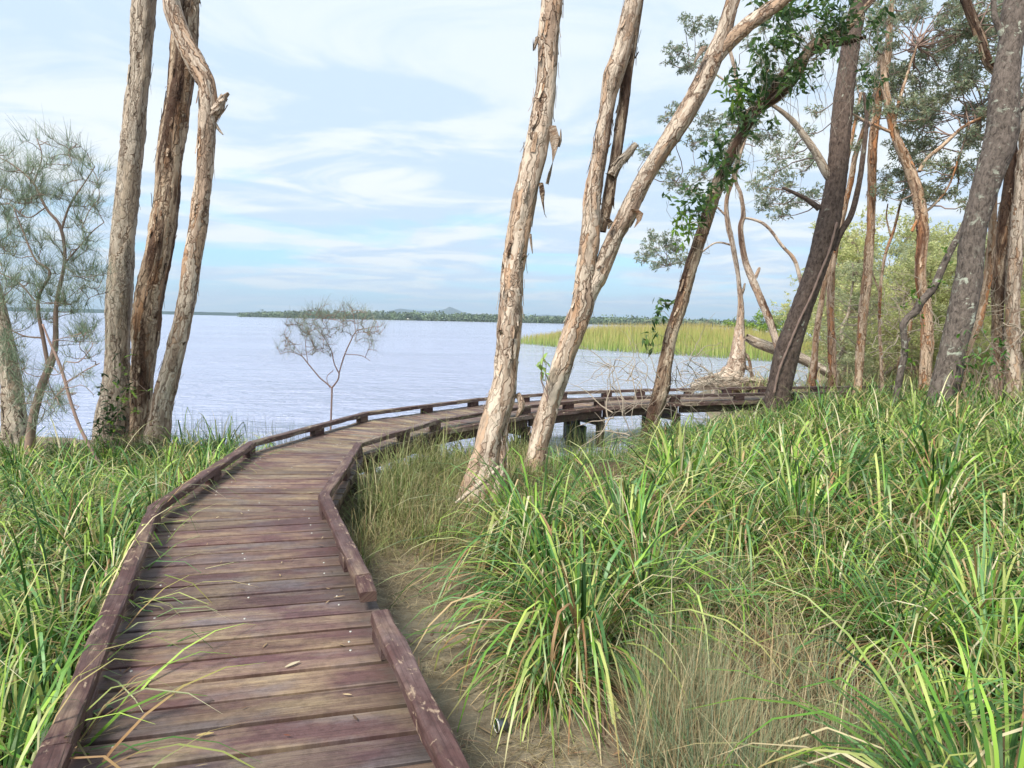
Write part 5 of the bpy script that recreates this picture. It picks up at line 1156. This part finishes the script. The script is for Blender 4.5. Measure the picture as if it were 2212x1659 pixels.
# reed bed across the inlet
RB = np.array([(0.2, 71), (3.5, 63), (7, 57), (13, 50), (17.5, 43), (26, 56), (36, 80), (30, 120), (14, 120), (6, 92)]); rin = in_poly(RB); r = np.random.default_rng(55)
xy = sampler((-0.5, 36), (42, 121), lambda x, y: rin(x, y) & (r.random(len(x)) < np.clip(1.5 - (y - 50) / 60, 0.15, 1)), r)(30000); n = len(xy)
edge = np.minimum.reduce([np.linalg.norm((xy - RB[i]) - np.clip(((xy - RB[i]) @ (RB[(i + 1) % 10] - RB[i])) / ((RB[(i + 1) % 10] - RB[i]) @ (RB[(i + 1) % 10] - RB[i])), 0, 1)[:, None] * (RB[(i + 1) % 10] - RB[i]), axis=1) for i in range(10)])
Lr = (0.95 + 1.25 * sstep(edge, 0.0, 9.0)) * r.uniform(0.6, 1.12, n) * (0.85 + 0.35 * vnoise(np.stack([xy[:, 0] * 0.35, xy[:, 1] * 0.2, 0 * xy[:, 0]], 1))); cols = np.array([lin(158, 178, 92), lin(172, 184, 104), lin(140, 166, 84), lin(182, 180, 118)])
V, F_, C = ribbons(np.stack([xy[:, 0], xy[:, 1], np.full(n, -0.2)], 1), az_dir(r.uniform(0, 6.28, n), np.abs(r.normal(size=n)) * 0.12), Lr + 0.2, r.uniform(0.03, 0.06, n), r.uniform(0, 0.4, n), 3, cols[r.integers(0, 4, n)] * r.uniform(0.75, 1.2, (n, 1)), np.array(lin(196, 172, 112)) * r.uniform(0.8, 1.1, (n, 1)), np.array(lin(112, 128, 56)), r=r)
tag(ob('reed_bed', mesh_np('reed_bed', V, F_, C), M['blade']), 'yellow-green reed bed growing out into the lake', 'reeds', kind='stuff')

# ------------------------------------------------------------------ small things
r = np.random.default_rng(66)
q = Pz(1083, 1556, 0.42); z0 = gz(q[0], q[1]) + 0.03
e = empty('tin_can', 'small grey tin lying on its side under the drooping tussock', 'tin', (q[0], q[1], z0))
c = np.array([(q[0] - 0.022, q[1] - 0.010, z0 + 0.004), (q[0] - 0.020, q[1] - 0.009, z0 + 0.004), (q[0] + 0.022, q[1] + 0.010, z0), (q[0] + 0.024, q[1] + 0.011, z0)])
V, Fs, co = tube(c, [0.029, 0.030, 0.030, 0.027], 18); child('body', mesh_np('body', V, Fs, None, co, True), M['tin'], e)
c2 = np.array([(q[0] - 0.0265, q[1] - 0.0120, z0 + 0.004), (q[0] - 0.0205, q[1] - 0.0092, z0 + 0.004)])
V, Fs, co = tube(c2, [0.0325, 0.0325], 18, cap=False); child('rim', mesh_np('rim', V, Fs, None, co, True), M['white'], e)
for k, (px, py, L, col, lab) in enumerate(((615, 1444, 0.075, lin(204, 190, 160), 'pale curled fallen leaf on the deck planks'), (612, 1590, 0.03, lin(120, 70, 48), 'reddish scrap of leaf on the deck planks'), (424, 1592, 0.06, lin(190, 168, 110), 'straw-coloured fallen blade on the near deck planks'),
                                           (740, 1502, 0.04, lin(206, 180, 140), 'tiny tan chip on the deck near the right kerb'), (785, 1288, 0.05, lin(210, 196, 160), 'thin pale twig leaf beside the broken kerb end'))):
    q = Pz(px, py, DZ + 0.006); a = r.uniform(-0.3, 0.9); n = 1
    V, F_, C = ribbons(np.array([[q[0], q[1], DZ + 0.012]]), np.array([[math.cos(a), math.sin(a), 0.10]]), L, L * 0.28, 0.16, 6, np.array([col]), prof='leaf', twist=0.0, r=r)
    o = ob('fallen_leaf', mesh_np('fallen_leaf', V - np.array([q[0], q[1], DZ]), F_, C), M['blade'], loc=(q[0], q[1], DZ)); tag(o, lab, 'leaf', 'leaves fallen on the deck')

# crumbs of bark, straw and leaf lying on the planks, thickest along the kerbs
r = np.random.default_rng(77); n = 150; f = r.uniform(0.4, 4.0, n); k = f.astype(int); u_ = (f - k)[:, None]
Lp = LK[k] * (1 - u_) + LK[k + 1] * u_; Rp = RK[k] * (1 - u_) + RK[k + 1] * u_; v_ = np.where(r.random(n) < 0.6, np.where(r.random(n) < 0.5, r.uniform(0.06, 0.16, n), r.uniform(0.84, 0.94, n)), r.uniform(0.1, 0.9, n))[:, None]
q = Lp * (1 - v_) + Rp * v_; a = r.uniform(0, 6.28, n)
V, F_, C = ribbons(np.stack([q[:, 0], q[:, 1], np.full(n, DZ + 0.009)], 1), np.stack([np.cos(a), np.sin(a), np.full(n, 0.06)], 1), r.uniform(0.015, 0.07, n), r.uniform(0.004, 0.011, n), 0.14, 3, leaf_cols(n, r, [lin(168, 140, 104), lin(120, 88, 64), lin(196, 176, 136), lin(92, 70, 54)]), prof='leaf', twist=0.1, r=r)
tag(ob('deck_litter', mesh_np('deck_litter', V, F_, C), M['blade']), 'crumbs of bark, straw and leaf lying on the deck', 'litter', kind='stuff')

# ------------------------------------------------------------------ haze
HAZE = 0.00021
V, F_ = box((0, 3250, 78.5), (13700, 8250, 163)); V[:, 2] = np.where(V[:, 2] < 50, -3.0, 175.0)
me = mesh_np('haze', V, F_); hm = bpy.data.materials.new('haze_air'); hm.use_nodes = True; t = NT(hm.node_tree)
o_ = t.n('ShaderNodeOutputMaterial'); pv = t.n('ShaderNodeVolumePrincipled'); pv.inputs['Color'].default_value = (0.70, 0.85, 1.0, 1); pv.inputs['Density'].default_value = HAZE
pv.inputs['Anisotropy'].default_value = 0.2; t.l(pv.outputs[0], o_.inputs['Volume'])
tag(ob('haze', me, hm), 'thin pale blue haze over the lake', 'haze', kind='stuff')
